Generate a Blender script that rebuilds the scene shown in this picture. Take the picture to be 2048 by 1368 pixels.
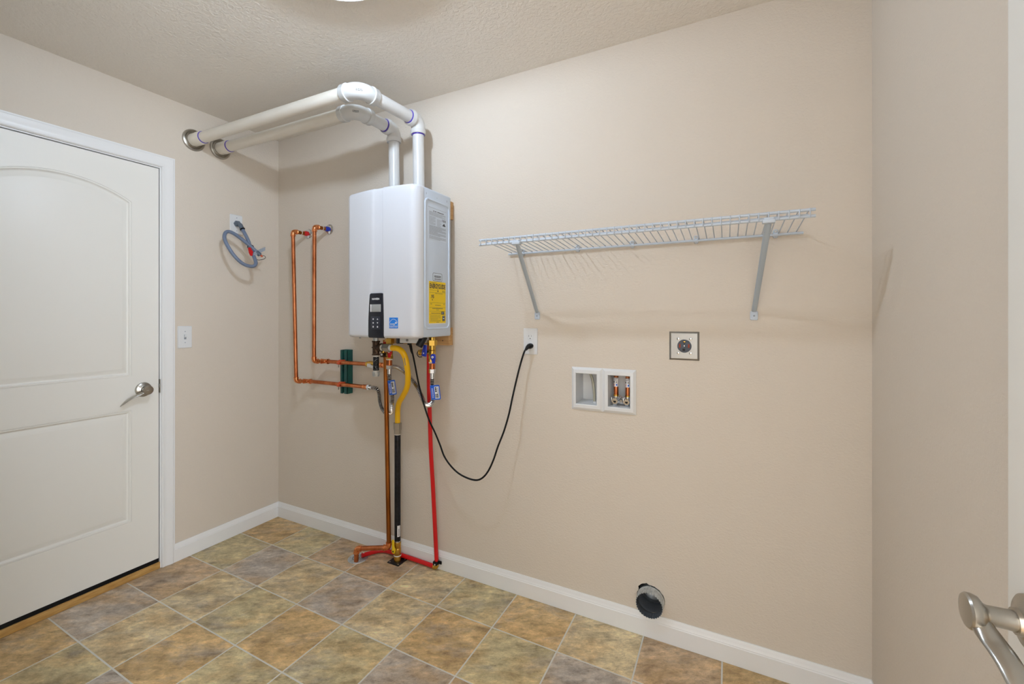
import bpy, bmesh, math, random
from mathutils import Vector, Matrix

# ---------------------------------------------------------------- clean scene
for o in list(bpy.data.objects):
    bpy.data.objects.remove(o, do_unlink=True)
S = bpy.context.scene
COL = S.collection
PI = math.pi
random.seed(7)

# ---------------------------------------------------------------- camera
cam_d = bpy.data.cameras.new('camera')
cam_d.sensor_width = 36.0
cam_d.sensor_fit = 'HORIZONTAL'
cam_d.lens = 15.532
cam_d.shift_x = 0.01953
cam_d.shift_y = -0.0249
cam_d.clip_start = 0.02
cam = bpy.data.objects.new('camera', cam_d)
COL.objects.link(cam)
cam.location = (2.5863, -1.8865, 1.298)
cam.rotation_euler = (math.radians(90), 0, math.radians(28.1))
S.camera = cam

# ---------------------------------------------------------------- world, lights, exposure
LAMP_EMIT = 550.0
FILL_RIGHT = 100.0
FILL_TOP = 2.0
FILL_LEFT = 24.0
w = bpy.data.worlds.new('world')
S.world = w
w.use_nodes = True
w.node_tree.nodes['Background'].inputs[0].default_value = (0.8, 0.85, 0.95, 1)
w.node_tree.nodes['Background'].inputs[1].default_value = 0.05
S.view_settings.view_transform = 'Standard'
S.view_settings.look = 'None'
S.view_settings.exposure = 0.07
S.view_settings.gamma = 1.0
S.view_settings.use_curve_mapping = False
al = bpy.data.lights.new('hall_fill_right', 'AREA')        # unseen fill light added in the hall to brighten the left wall
al.shape = 'RECTANGLE'; al.size = 0.8; al.size_y = 1.9
al.energy = FILL_RIGHT
al.color = (0.91, 0.96, 1.01)
alo = bpy.data.objects.new('hall_fill_right', al)
COL.objects.link(alo)
alo.location = (3.86, -2.36, 1.35)
alo.rotation_euler = (math.radians(90), 0, math.radians(90))

al3 = bpy.data.lights.new('hall_fill_left', 'AREA')    # second unseen fill, added to brighten the right wall
al3.shape = 'RECTANGLE'; al3.size = 0.8; al3.size_y = 1.9
al3.energy = FILL_LEFT
al3.color = (0.80, 0.94, 1.10)
alo3 = bpy.data.objects.new('hall_fill_left', al3)
COL.objects.link(alo3)
alo3.location = (1.04, -2.55, 1.35)
alo3.rotation_euler = (math.radians(90), 0, math.radians(-90))
al2 = bpy.data.lights.new('hall_fill_top', 'AREA')         # weak fill added under the hall ceiling, out of view
al2.shape = 'RECTANGLE'; al2.size = 0.6; al2.size_y = 0.6
al2.energy = FILL_TOP
al2.color = (0.80, 0.95, 1.12)
alo2 = bpy.data.objects.new('hall_fill_top', al2)
COL.objects.link(alo2)
alo2.location = (2.5, -3.0, 2.42)

# ---------------------------------------------------------------- materials
def lin(c):
    return tuple(((x/255.0)/12.92 if x/255.0 <= 0.04045 else ((x/255.0+0.055)/1.055)**2.4) for x in c)

def mat(name, col, rough=0.5, metal=0.0, spec=0.5, bump=None, emit=None, coat=0.0, srgb=True):
    m = bpy.data.materials.new(name)
    m.use_nodes = True
    nt = m.node_tree
    b = nt.nodes['Principled BSDF']
    c = lin(col) if srgb else col
    b.inputs['Base Color'].default_value = (*c, 1)
    b.inputs['Roughness'].default_value = rough
    b.inputs['Metallic'].default_value = metal
    b.inputs['Specular IOR Level'].default_value = spec
    b.inputs['Coat Weight'].default_value = coat
    if emit:
        b.inputs['Emission Color'].default_value = (*emit[0], 1)
        b.inputs['Emission Strength'].default_value = emit[1]
    if bump:
        sc, dist, strength, detail = bump[:4]
        tc = nt.nodes.new('ShaderNodeTexCoord')
        mp = nt.nodes.new('ShaderNodeMapping')
        if len(bump) > 4:
            mp.inputs['Scale'].default_value = bump[4]
        n = nt.nodes.new('ShaderNodeTexNoise')
        n.inputs['Scale'].default_value = sc
        n.inputs['Detail'].default_value = detail
        n.inputs['Roughness'].default_value = 0.55
        n.inputs['Distortion'].default_value = 0.6
        bp = nt.nodes.new('ShaderNodeBump')
        bp.inputs['Distance'].default_value = dist
        bp.inputs['Strength'].default_value = strength
        L = nt.links.new
        L(tc.outputs['Object'], mp.inputs['Vector'])
        L(mp.outputs['Vector'], n.inputs['Vector'])
        L(n.outputs['Fac'], bp.inputs['Height'])
        L(bp.outputs['Normal'], b.inputs['Normal'])
    return m

def mottle(m, colA, colB, scale, detail=5, lo=0.35, hi=0.65, stretch=(1, 1, 1)):
    """two-colour noise in the base colour (wear, patina, grain)"""
    nt = m.node_tree
    b = nt.nodes['Principled BSDF']
    tc = nt.nodes.new('ShaderNodeTexCoord'); mp = nt.nodes.new('ShaderNodeMapping')
    mp.inputs['Scale'].default_value = stretch
    n = nt.nodes.new('ShaderNodeTexNoise'); n.inputs['Scale'].default_value = scale; n.inputs['Detail'].default_value = detail
    r = nt.nodes.new('ShaderNodeValToRGB')
    r.color_ramp.elements[0].position = lo; r.color_ramp.elements[0].color = (*lin(colA), 1)
    r.color_ramp.elements[1].position = hi; r.color_ramp.elements[1].color = (*lin(colB), 1)
    L = nt.links.new
    L(tc.outputs['Object'], mp.inputs['Vector']); L(mp.outputs['Vector'], n.inputs['Vector'])
    L(n.outputs['Fac'], r.inputs['Fac']); L(r.outputs['Color'], b.inputs['Base Color'])
    return m

WALLC = (220, 209, 195)
M = {}
M['wall'] = mat('wall_paint', WALLC, 0.75, bump=(100, 0.005, 0.34, 3, (1, 1, 1.5)))
M['ceil'] = mat('ceiling_paint', (238, 231, 221), 0.8, bump=(70, 0.008, 0.65, 3))
M['hall'] = mat('hall_paint', (238, 236, 232), 0.8)
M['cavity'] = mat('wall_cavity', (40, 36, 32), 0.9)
M['trim'] = mat('trim_white', (240, 240, 240), 0.35)
M['door'] = mat('door_white', (242, 240, 234), 0.4)
M['grout'] = mat('vinyl_grout', (220, 217, 208), 0.5, bump=(300, 0.001, 0.3, 2))
M['pvc'] = mat('white_pvc', (218, 217, 215), 0.32)
M['pvc_c'] = mottle(mat('cream_pvc', (226, 219, 206), 0.35), (222, 214, 200), (231, 225, 214), 5, 4, 0.3, 0.7, (1, 6, 6))
M['pvc_f'] = mat('pvc_fitting', (206, 206, 204), 0.3)
M['purple'] = mat('purple_primer', (84, 60, 178), 0.4)
M['ink'] = mat('printed_ink', (60, 60, 64), 0.6)
M['inkgrey'] = mat('printed_grey_ink', (152, 159, 170), 0.6)
M['nickel'] = mat('satin_nickel', (176, 172, 164), 0.28, 1.0)
M['chrome'] = mat('chrome', (205, 206, 208), 0.12, 1.0)
M['steel'] = mat('stainless_steel', (156, 156, 154), 0.40, 1.0)
M['steel2'] = mat('bright_steel', (215, 217, 220), 0.18, 1.0)
M['galv'] = mottle(mat('galvanised', (190, 196, 200), 0.42, 0.65), (176, 183, 188), (206, 212, 216), 60, 3)
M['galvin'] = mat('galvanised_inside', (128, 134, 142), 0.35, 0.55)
M['copper'] = mottle(mat('copper_pipe', (190, 114, 70), 0.28, 1.0), (168, 94, 56), (208, 132, 88), 30, 4, 0.3, 0.7, (1, 1, 0.5))
M['copperj'] = mat('copper_fitting', (226, 146, 96), 0.2, 1.0)
M['copperd'] = mottle(mat('dull_copper', (150, 92, 42), 0.35, 1.0), (138, 80, 34), (172, 108, 54), 20, 4, 0.3, 0.7, (1, 1, 0.3))
M['brass'] = mat('brass', (200, 162, 78), 0.25, 1.0)
M['iron'] = mottle(mat('malleable_iron', (72, 56, 44), 0.5, 0.5), (48, 38, 32), (96, 74, 56), 120, 3)
M['blackpipe'] = mottle(mat('black_iron_pipe', (20, 22, 26), 0.35, 0.0, 0.3), (12, 14, 18), (30, 33, 40), 60, 4)
M['yellow'] = mat('yellow_coating', (255, 200, 14), 0.36)
M['yellowp'] = mat('yellow_plastic', (240, 205, 20), 0.4)
M['redpex'] = mat('red_pex', (212, 14, 22), 0.3)
M['red'] = mat('red_plastic', (205, 24, 28), 0.35)
M['blue'] = mat('blue_plastic', (16, 44, 170), 0.35)
M['bluetag'] = mat('blue_tag', (20, 92, 206), 0.5)
M['paper'] = mat('white_paper', (232, 232, 234), 0.6)
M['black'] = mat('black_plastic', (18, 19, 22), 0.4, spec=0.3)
M['rubber'] = mat('black_rubber', (9, 10, 14), 0.5, spec=0.25)
M['conduit'] = mat('grey_conduit', (112, 126, 150), 0.4)
M['conduitd'] = mat('grey_fitting', (92, 104, 118), 0.45)
M['orange'] = mat('orange_clamp', (205, 84, 44), 0.45)
M['green'] = mottle(mat('green_strut', (16, 82, 76), 0.4), (10, 70, 70), (20, 92, 82), 20, 3)
M['wood'] = mottle(mat('pine', (200, 158, 104), 0.6), (190, 144, 90), (214, 174, 122), 14, 5, 0.3, 0.7, (0.6, 6, 10))
M['sill'] = mottle(mat('oak_sill', (196, 150, 84), 0.5), (176, 128, 64), (214, 172, 104), 22, 5, 0.3, 0.7, (6, 0.7, 6))
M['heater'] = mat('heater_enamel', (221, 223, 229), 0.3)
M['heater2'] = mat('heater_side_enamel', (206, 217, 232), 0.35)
M['panel'] = mat('control_panel', (22, 26, 38), 0.2)
M['keypad'] = mat('keypad', (38, 42, 54), 0.4)
M['lcd'] = mat('lcd_glass', (168, 170, 168), 0.2)
M['shelf'] = mat('white_coated_wire', (198, 208, 220), 0.4)
M['shelfd'] = mat('grey_coated_strut', (176, 187, 198), 0.4)
M['label'] = mat('label_white', (210, 220, 233), 0.45)
M['eyellow'] = mat('label_yellow', (244, 206, 8), 0.5)
M['eblue'] = mat('label_blue', (30, 128, 224), 0.5)
M['plate'] = mat('plate_white', (228, 229, 230), 0.35)
M['socket'] = mat('socket_grey', (58, 66, 78), 0.45)
M['rust'] = mat('copper_contact', (120, 44, 22), 0.4, 0.6)
M['tube'] = mat('grey_tube', (170, 166, 148), 0.3)
M['lamp'] = mat('lamp_diffuser', (240, 240, 236), 0.4, emit=((0.78, 0.94, 1.14), LAMP_EMIT))
M['teflon'] = mat('thread_tape', (230, 228, 222), 0.6)

def tile_material():
    m = bpy.data.materials.new('slate_vinyl_tile')
    m.use_nodes = True
    nt = m.node_tree; N = nt.nodes; L = nt.links.new
    b = N['Principled BSDF']
    b.inputs['Roughness'].default_value = 0.42
    b.inputs['Specular IOR Level'].default_value = 0.35
    oi = N.new('ShaderNodeObjectInfo'); tc = N.new('ShaderNodeTexCoord')
    mul = N.new('ShaderNodeMath'); mul.operation = 'MULTIPLY'; mul.inputs[1].default_value = 57.0
    add = N.new('ShaderNodeVectorMath'); add.operation = 'ADD'
    L(oi.outputs['Random'], mul.inputs[0]); L(tc.outputs['Object'], add.inputs[0]); L(mul.outputs[0], add.inputs[1])
    m0 = N.new('ShaderNodeMapping'); m0.inputs['Rotation'].default_value = (0, 0, math.radians(-30))
    L(add.outputs[0], m0.inputs['Vector'])
    mp = N.new('ShaderNodeMapping'); mp.inputs['Scale'].default_value = (0.75, 1.4, 1)
    L(m0.outputs['Vector'], mp.inputs['Vector'])
    def noise(sc, det, rough, dist):
        n = N.new('ShaderNodeTexNoise')
        n.inputs['Scale'].default_value = sc; n.inputs['Detail'].default_value = det
        n.inputs['Roughness'].default_value = rough; n.inputs['Distortion'].default_value = dist
        L(mp.outputs['Vector'], n.inputs['Vector'])
        return n
    def ramp(src, stops):
        r = N.new('ShaderNodeValToRGB')
        while len(r.color_ramp.elements) < len(stops):
            r.color_ramp.elements.new(0.5)
        for e, (p, c) in zip(r.color_ramp.elements, stops):
            e.position = p; e.color = (*c, 1)
        L(src, r.inputs['Fac'])
        return r
    n1 = noise(7, 5, 0.62, 0.35)         # cloudy hue patches
    n2 = noise(22, 10, 0.78, 0.2)       # cleft value mottling
    n3 = noise(6, 6, 0.68, 0.3)
    n6 = noise(9, 3, 0.6, 0.3)        # grey patches
    n5 = noise(85, 4, 0.75, 0.5)        # fine speckle
    r1 = ramp(n1.outputs['Fac'], [(0.42, (0, 0, 0)), (0.66, (1, 1, 1))])
    def scaled(sock, k):
        x = N.new('ShaderNodeMath'); x.operation = 'MULTIPLY'; x.inputs[1].default_value = k
        L(sock, x.inputs[0]); return x.outputs[0]
    def mix(a, b, f, mode='MIX'):
        x = N.new('ShaderNodeMixRGB'); x.blend_type = mode
        if isinstance(f, float): x.inputs[0].default_value = f
        else: L(f, x.inputs[0])
        for k, c in ((1, a), (2, b)):
            if isinstance(c, tuple): x.inputs[k].default_value = (*lin(c), 1)
            else: L(c, x.inputs[k])
        return x.outputs[0]
    c = mix(oi.outputs['Color'], (216, 176, 118), scaled(r1.outputs['Color'], 0.55))
    r3 = ramp(n3.outputs['Fac'], [(0.50, (0, 0, 0)), (0.68, (1, 1, 1))])
    c = mix(c, (170, 162, 154), scaled(r3.outputs['Color'], 0.62))
    r2 = ramp(n2.outputs['Fac'], [(0.32, (0.46, 0.42, 0.39)), (0.45, (0.84, 0.82, 0.80)), (0.55, (1.06, 1.06, 1.05)), (0.68, (1.42, 1.44, 1.46))])
    c = mix(c, r2.outputs['Color'], 1.0, 'MULTIPLY')
    r6 = ramp(n6.outputs['Fac'], [(0.32, (0.72, 0.70, 0.68)), (0.52, (1.0, 1.0, 1.0)), (0.70, (1.16, 1.17, 1.18))])
    c = mix(c, r6.outputs['Color'], 1.0, 'MULTIPLY')
    r5 = ramp(n5.outputs['Fac'], [(0.30, (0.55, 0.53, 0.51)), (0.41, (0.96, 0.96, 0.96)), (0.60, (1.0, 1.0, 1.0)), (0.70, (1.35, 1.35, 1.35))])
    c = mix(c, r5.outputs['Color'], 0.8, 'MULTIPLY')
    L(c, b.inputs['Base Color'])
    n4 = noise(48, 8, 0.75, 0.4)
    bp = N.new('ShaderNodeBump'); bp.inputs['Distance'].default_value = 0.006; bp.inputs['Strength'].default_value = 0.55
    L(n4.outputs['Fac'], bp.inputs['Height']); L(bp.outputs['Normal'], b.inputs['Normal'])
    return m
M['tile'] = tile_material()

# ---------------------------------------------------------------- mesh helpers
def V(*a):
    return Vector(a[0]) if len(a) == 1 else Vector(a)

def box(bm, lo, hi, bevel=0.0, seg=2, mtx=None):
    c = [(a+b)/2 for a, b in zip(lo, hi)]; s = [abs(b-a) for a, b in zip(lo, hi)]
    mm = Matrix.Translation(c) @ Matrix.Diagonal((*s, 1))
    if mtx is not None:
        mm = mtx @ mm
    r = bmesh.ops.create_cube(bm, size=1.0, matrix=mm)
    if bevel > 0:
        es = list({e for v in r['verts'] for e in v.link_edges})
        bmesh.ops.bevel(bm, geom=es, offset=bevel, segments=seg, profile=0.5, affect='EDGES')

def ring_frame(d):
    d = d.normalized()
    a = Vector((0, 0, 1)) if abs(d.z) < 0.9 else Vector((1, 0, 0))
    u = a.cross(d).normalized()
    return u, d.cross(u).normalized()

def tube(bm, pts, r, seg=12, caps=True, flat=None, up=None):
    """swept round tube; r a number or one per point; flat=(a,b) scales the section"""
    pts = [Vector(p) for p in pts]
    n = len(pts)
    rs = r if isinstance(r, (list, tuple)) else [r]*n
    tang = []
    for i in range(n):
        a = pts[max(i-1, 0)]; b = pts[min(i+1, n-1)]
        t = (b-a)
        tang.append(t.normalized() if t.length > 1e-9 else Vector((0, 0, 1)))
    if up is not None:
        u = (Vector(up) - tang[0]*Vector(up).dot(tang[0])).normalized()
    else:
        u, _ = ring_frame(tang[0])
    rings = []
    for i in range(n):
        t = tang[i]
        u = (u - t*u.dot(t))
        if u.length < 1e-6:
            u, _ = ring_frame(t)
        u.normalize()
        v = t.cross(u)
        fa, fb = flat if flat else (1, 1)
        if flat and isinstance(fa, (list, tuple)):
            fa = flat[0][i]; fb = flat[1][i]
        rings.append([bm.verts.new(pts[i] + (u*math.cos(2*PI*k/seg)*fa + v*math.sin(2*PI*k/seg)*fb)*rs[i]) for k in range(seg)])
    for i in range(n-1):
        A, B = rings[i], rings[i+1]
        for k in range(seg):
            bm.faces.new((A[k], A[(k+1) % seg], B[(k+1) % seg], B[k]))
    if caps:
        bm.faces.new(list(reversed(rings[0])))
        bm.faces.new(rings[-1])

def lathe(bm, prof, o, ax, seg=24, closed=False):
    """profile [(radius, height)] turned about axis ax through o"""
    o = Vector(o); ax = Vector(ax).normalized()
    u, v = ring_frame(ax)
    rings = []
    for (r, h) in prof:
        if r < 1e-6:
            rings.append([bm.verts.new(o + ax*h)])
        else:
            rings.append([bm.verts.new(o + ax*h + (u*math.cos(2*PI*k/seg) + v*math.sin(2*PI*k/seg))*r) for k in range(seg)])
    for A, B in zip(rings, rings[1:]):
        if len(A) == 1 and len(B) == 1:
            continue
        for k in range(seg):
            k2 = (k+1) % seg
            if len(A) == 1:
                bm.faces.new((A[0], B[k2], B[k]))
            elif len(B) == 1:
                bm.faces.new((A[k], A[k2], B[0]))
            else:
                bm.faces.new((A[k], A[k2], B[k2], B[k]))

def cyl(bm, a, b, r, seg=16, r2=None, ch=0.0):
    a = Vector(a); b = Vector(b); h = (b-a).length
    r2 = r if r2 is None else r2
    if ch:
        p = [(0, 0), (r-ch, 0), (r, ch), (r2, h-ch), (r2-ch, h), (0, h)]
    else:
        p = [(0, 0), (r, 0), (r2, h), (0, h)]
    lathe(bm, p, a, b-a, seg)

def hexnut(bm, a, b, r, ch=0.001):
    cyl(bm, a, b, r, 6, ch=ch)

def prism(bm, poly, o, u, v, n, d, bev=0.0):
    """polygon [(a,b)] in plane (u,v) at o, thickness d along n, optional chamfer at the front"""
    o, u, v, n = Vector(o), Vector(u), Vector(v), Vector(n)
    P = lambda a, b, c: bm.verts.new(o + u*a + v*b + n*c)
    cx = sum(p[0] for p in poly)/len(poly); cy = sum(p[1] for p in poly)/len(poly)
    lv = [(0, 0.0), (d-bev, 0.0)]
    if bev:
        lv.append((d, bev))
    rings = []
    for (h, ins) in lv:
        rg = []
        for (a, b) in poly:
            l = math.hypot(a-cx, b-cy) or 1
            rg.append(P(a-(a-cx)/l*ins*1.3, b-(b-cy)/l*ins*1.3, h))
        rings.append(rg)
    k = len(poly)
    for A, B in zip(rings, rings[1:]):
        for i in range(k):
            bm.faces.new((A[i], A[(i+1) % k], B[(i+1) % k], B[i]))
    bm.faces.new(list(reversed(rings[0]))); bm.faces.new(rings[-1])

def rrect(x0, y0, x1, y1, r, n=4):
    out = []
    for (cx, cy, a0) in ((x1-r, y1-r, 0), (x0+r, y1-r, 90), (x0+r, y0+r, 180), (x1-r, y0+r, 270)):
        for i in range(n+1):
            a = math.radians(a0+90*i/n)
            out.append((cx+r*math.cos(a), cy+r*math.sin(a)))
    return out

def fillet(pts, r, n=7):
    pts = [Vector(p) for p in pts]
    out = [pts[0]]
    for i in range(1, len(pts)-1):
        p = pts[i]; a = (pts[i-1]-p); b = (pts[i+1]-p)
        rr = r[i-1] if isinstance(r, (list, tuple)) else r
        la, lb = a.length, b.length
        a.normalize(); b.normalize()
        ang = a.angle(b)
        d = min(rr/math.tan(ang/2), la*0.49, lb*0.49)
        rad = d*math.tan(ang/2)
        cdir = (a+b).normalized(); c = p + cdir*(rad/math.sin(ang/2))
        p0 = p+a*d; p1 = p+b*d
        v0 = p0-c; v1 = p1-c; th = v0.angle(v1); axis = v0.cross(v1).normalized()
        for k in range(n+1):
            out.append(c + Matrix.Rotation(th*k/n, 3, axis) @ v0)
    out.append(pts[-1])
    return out

def spline(pts, step=0.01):
    pts = [Vector(p) for p in pts]
    P = [pts[0]*2-pts[1]] + pts + [pts[-1]*2-pts[-2]]
    out = []
    for i in range(1, len(P)-2):
        p0, p1, p2, p3 = P[i-1:i+3]
        n = max(2, int((p2-p1).length/step*3))
        for k in range(n):
            t = k/n
            out.append(0.5*((2*p1) + (p2-p0)*t + (2*p0-5*p1+4*p2-p3)*t*t + (3*p1-p0-3*p2+p3)*t**3))
    out.append(pts[-1])
    res = [out[0]]; acc = 0.0
    for a, b in zip(out, out[1:]):
        l = (b-a).length
        while acc + l >= step:
            t = (step-acc)/l
            a = a + (b-a)*t
            res.append(a.copy()); l = (b-a).length; acc = 0.0
        acc += l
    if (res[-1]-out[-1]).length > step*0.3:
        res.append(out[-1])
    return res

ORI = {}
def finish(bm, name, m, parent=None, smooth=35, origin=None):
    """link a bmesh (in world coordinates) as ONE mesh object, re-based on its thing's origin"""
    o0 = Vector(ORI.get(parent.name, (0, 0, 0))) if parent else Vector(origin or (0, 0, 0))
    bmesh.ops.recalc_face_normals(bm, faces=bm.faces)
    if o0.length:
        bmesh.ops.translate(bm, verts=bm.verts, vec=-o0)
    me = bpy.data.meshes.new(name)
    bm.to_mesh(me); bm.free()
    ms = m if isinstance(m, (list, tuple)) else [m]
    for x in ms:
        me.materials.append(M[x])
    if smooth:
        me.polygons.foreach_set('use_smooth', [True]*len(me.polygons))
        me.set_sharp_from_angle(angle=math.radians(smooth))
    ob = bpy.data.objects.new(name, me)
    COL.objects.link(ob)
    if parent:
        ob.parent = parent
    else:
        ob.location = o0
    ORI[ob.name] = tuple(o0)
    return ob

def thing(name, label, cat, loc, group=None, kind=None):
    o = bpy.data.objects.new(name, None)
    o.empty_display_size = 0.05
    COL.objects.link(o); o.location = loc
    ORI[o.name] = tuple(loc)
    if label: o['label'] = label
    if cat: o['category'] = cat
    if group: o['group'] = group
    if kind: o['kind'] = kind
    return o

def part(name, m, parent, fn, *a, label=None, smooth=35, **k):
    bm = bmesh.new()
    fn(bm, *a, **k)
    o = finish(bm, name, m, parent, smooth)
    if label: o['label'] = label
    return o

def multi(name, m, parent, calls, label=None, smooth=35):
    bm = bmesh.new()
    for c in calls:
        c[0](bm, *c[1:-1] if isinstance(c[-1], dict) else c[1:], **(c[-1] if isinstance(c[-1], dict) else {}))
    o = finish(bm, name, m, parent, smooth)
    if label: o['label'] = label
    return o

def struct(name, m, fn, *a, label=None, smooth=30, **k):
    o = part(name, m, None, fn, *a, smooth=smooth, **k)
    o['kind'] = 'structure'
    if label: o['label'] = label
    return o

def text_part(s, size, o, u, v, m, parent, name='lettering', width=None, depth=0.0002, bold=0.0):
    """flat lettering: built-in font turned to mesh, centred at o in the plane u,v"""
    cu = bpy.data.curves.new('lettering', 'FONT')
    cu.body = s; cu.size = size; cu.align_x = 'CENTER'; cu.align_y = 'CENTER'
    cu.resolution_u = 2; cu.offset = bold
    tmp = bpy.data.objects.new('lettering_tmp', cu)
    COL.objects.link(tmp)
    dg = bpy.context.evaluated_depsgraph_get(); dg.update()
    me = bpy.data.meshes.new_from_object(tmp.evaluated_get(dg))
    bpy.data.objects.remove(tmp, do_unlink=True); bpy.data.curves.remove(cu)
    u = Vector(u); v = Vector(v); n = u.cross(v)
    xs = [p.co.x for p in me.vertices] or [0]
    k = (width/(max(xs)-min(xs))) if width and max(xs) > min(xs) else 1.0
    base = Vector(o) - Vector(ORI.get(parent.name, (0, 0, 0)))
    for p in me.vertices:
        c = p.co.copy()
        p.co = base + u*c.x*k + v*c.y + n*depth
    me.materials.append(M[m])
    ob = bpy.data.objects.new(name, me); COL.objects.link(ob); ob.parent = parent
    ORI[ob.name] = ORI.get(parent.name, (0, 0, 0))
    return ob

def quad(bm, o, u, v, a0, b0, a1, b1):
    o, u, v = Vector(o), Vector(u), Vector(v)
    bm.faces.new([bm.verts.new(o+u*a+v*b) for a, b in ((a0, b0), (a1, b0), (a1, b1), (a0, b1))])

def print_rows(bm, o, u, v, a0, a1, b_top, rows, pitch, h, seed=1, fill=0.85):
    """rows of tiny print, drawn as broken dashes"""
    rnd = random.Random(seed)
    for r in range(rows):
        a = a0
        end = a1 if r % 4 != 3 else a0 + (a1-a0)*rnd.uniform(0.4, 0.9)
        b = b_top - r*pitch
        while a < end:
            l = rnd.uniform(0.003, 0.009)
            quad(bm, o, u, v, a, b-h, min(a+l, end), b)
            a += l + 0.0012/fill

X, Y, Z = Vector((1, 0, 0)), Vector((0, 1, 0)), Vector((0, 0, 1))
RW, FW, CH = 3.008, -1.80, 2.44         # right wall, front wall, ceiling height
WT = 0.12

# ================================================================ SETTING
# back wall with the washer-box pocket and the round duct hole
def back_wall(bm):
    def q(*p):
        return bm.faces.new([bm.verts.new(c) for c in p])
    bx = (1.986, 2.247, 0.899, 1.070)
    du = (2.248, 2.372, 0.090, 0.214); dc = (2.310, 0.152); dr = 0.0535
    x0, x1 = -WT, RW+WT
    xs = [x0, bx[0], bx[1], x1]; zs = [-0.02, 0.30, bx[2], bx[3], CH+0.05]
    for i in range(3):
        for j in range(4):
            if i == 1 and j == 2:
                continue
            if j == 0 and i == 2:
                continue
            q((xs[i], 0, zs[j]), (xs[i+1], 0, zs[j]), (xs[i+1], 0, zs[j+1]), (xs[i], 0, zs[j+1]))
    # cell around the duct hole
    a, b = xs[2], xs[3]; c, d = zs[0], zs[1]
    for (p0, p1, q0, q1) in ((a, du[0], c, d), (du[1], b, c, d), (du[0], du[1], c, du[2]), (du[0], du[1], du[3], d)):
        q((p0, 0, q0), (p1, 0, q0), (p1, 0, q1), (p0, 0, q1))
    n = 48
    rnd = random.Random(3)
    inner, outer, deep = [], [], []
    for k in range(n):
        t = 2*PI*k/n
        r = dr*(1+rnd.uniform(-0.02, 0.035))
        if 0.55*PI < t < 0.80*PI: r *= 1.13
        ct, st = math.cos(t), math.sin(t)
        inner.append(bm.verts.new((dc[0]+r*ct, 0, dc[1]+r*st)))
        deep.append(bm.verts.new((dc[0]+r*ct, 0.10, dc[1]+r*st)))
        s = 1/max(abs(ct), abs(st))
        ox = dc[0]+ct*s*0.062; oz = dc[1]+st*s*0.062
        ox = min(max(ox, du[0]), du[1]); oz = min(max(oz, du[2]), du[3])
        outer.append(bm.verts.new((ox, 0, oz)))
    for k in range(n):
        k2 = (k+1) % n
        bm.faces.new((outer[k], outer[k2], inner[k2], inner[k]))
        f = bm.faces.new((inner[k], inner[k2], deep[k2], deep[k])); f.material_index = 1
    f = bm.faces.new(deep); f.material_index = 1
    # box pocket
    X0, X1, Z0, Z1 = bx
    for f in (q((X0, 0, Z0), (X1, 0, Z0), (X1, .1, Z0), (X0, .1, Z0)), q((X0, 0, Z1), (X1, 0, Z1), (X1, .1, Z1), (X0, .1, Z1)),
              q((X0, 0, Z0), (X0, 0, Z1), (X0, .1, Z1), (X0, .1, Z0)), q((X1, 0, Z0), (X1, 0, Z1), (X1, .1, Z1), (X1, .1, Z0)),
              q((X0, .1, Z0), (X1, .1, Z0), (X1, .1, Z1), (X0, .1, Z1))):
        f.material_index = 1
    # back skin
    q((x0, WT, -.02), (x1, WT, -.02), (x1, WT, CH+.05), (x0, WT, CH+.05))
    for xx in (x0, x1):
        q((xx, 0, -.02), (xx, WT, -.02), (xx, WT, CH+.05), (xx, 0, CH+.05))
    q((x0, 0, CH+.05), (x1, 0, CH+.05), (x1, WT, CH+.05), (x0, WT, CH+.05))
    q((x0, 0, -.02), (x1, 0, -.02), (x1, WT, -.02), (x0, WT, -.02))
    bmesh.ops.remove_doubles(bm, verts=bm.verts, dist=1e-5)
struct('wall_back', ['wall', 'cavity'], back_wall, smooth=0)

DY0, DY1, DZ1 = -1.452, -0.6823, 2.064     # left door opening
def left_wall(bm):
    box(bm, (-WT, DY1+0.012, -.02), (0, 0, CH+.05))
    box(bm, (-WT, FW-WT, -.02), (0, DY0-0.012, CH+.05))
    box(bm, (-WT, DY0-0.012, DZ1+0.012), (0, DY1+0.012, CH+.05))
struct('wall_left', 'wall', left_wall, smooth=0)
struct('wall_right', 'wall', box, (RW, FW-WT, -.02), (RW+WT, 0, CH+.05), smooth=0)
OX0, OX1 = 2.12, 2.944                      # doorway the camera stands in
def front_wall(bm):
    box(bm, (0, FW-WT, -.02), (OX0, FW, CH+.05))
    box(bm, (OX1, FW-WT, -.02), (RW, FW, CH+.05))
    box(bm, (OX0, FW-WT, 2.07), (OX1, FW, CH+.05))
struct('wall_front', 'wall', front_wall, smooth=0)
struct('ceiling', 'ceil', box, (-WT, FW-WT, CH), (RW+WT, WT, CH+.06), smooth=0)
# hall beyond the open door, behind the camera
def hall(bm):
    box(bm, (1.0, -3.72, -.02), (3.9, -3.6, CH+.05))
    box(bm, (0.9, -3.72, -.02), (1.0, FW-WT, CH+.05))
    box(bm, (3.9, -3.72, -.02), (4.0, FW-WT, CH+.05))
    box(bm, (RW+WT, FW-WT, -.02), (3.9, FW-WT+.1, CH+.05))
struct('wall_hall', 'hall', hall, smooth=0)
struct('ceiling_hall', 'hall', box, (0.9, -3.72, CH), (4.0, FW-WT, CH+.06), smooth=0)
struct('floor_hall', 'wood', box, (0.9, -3.72, -.03), (4.0, FW-WT, -0.001), smooth=0)

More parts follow.
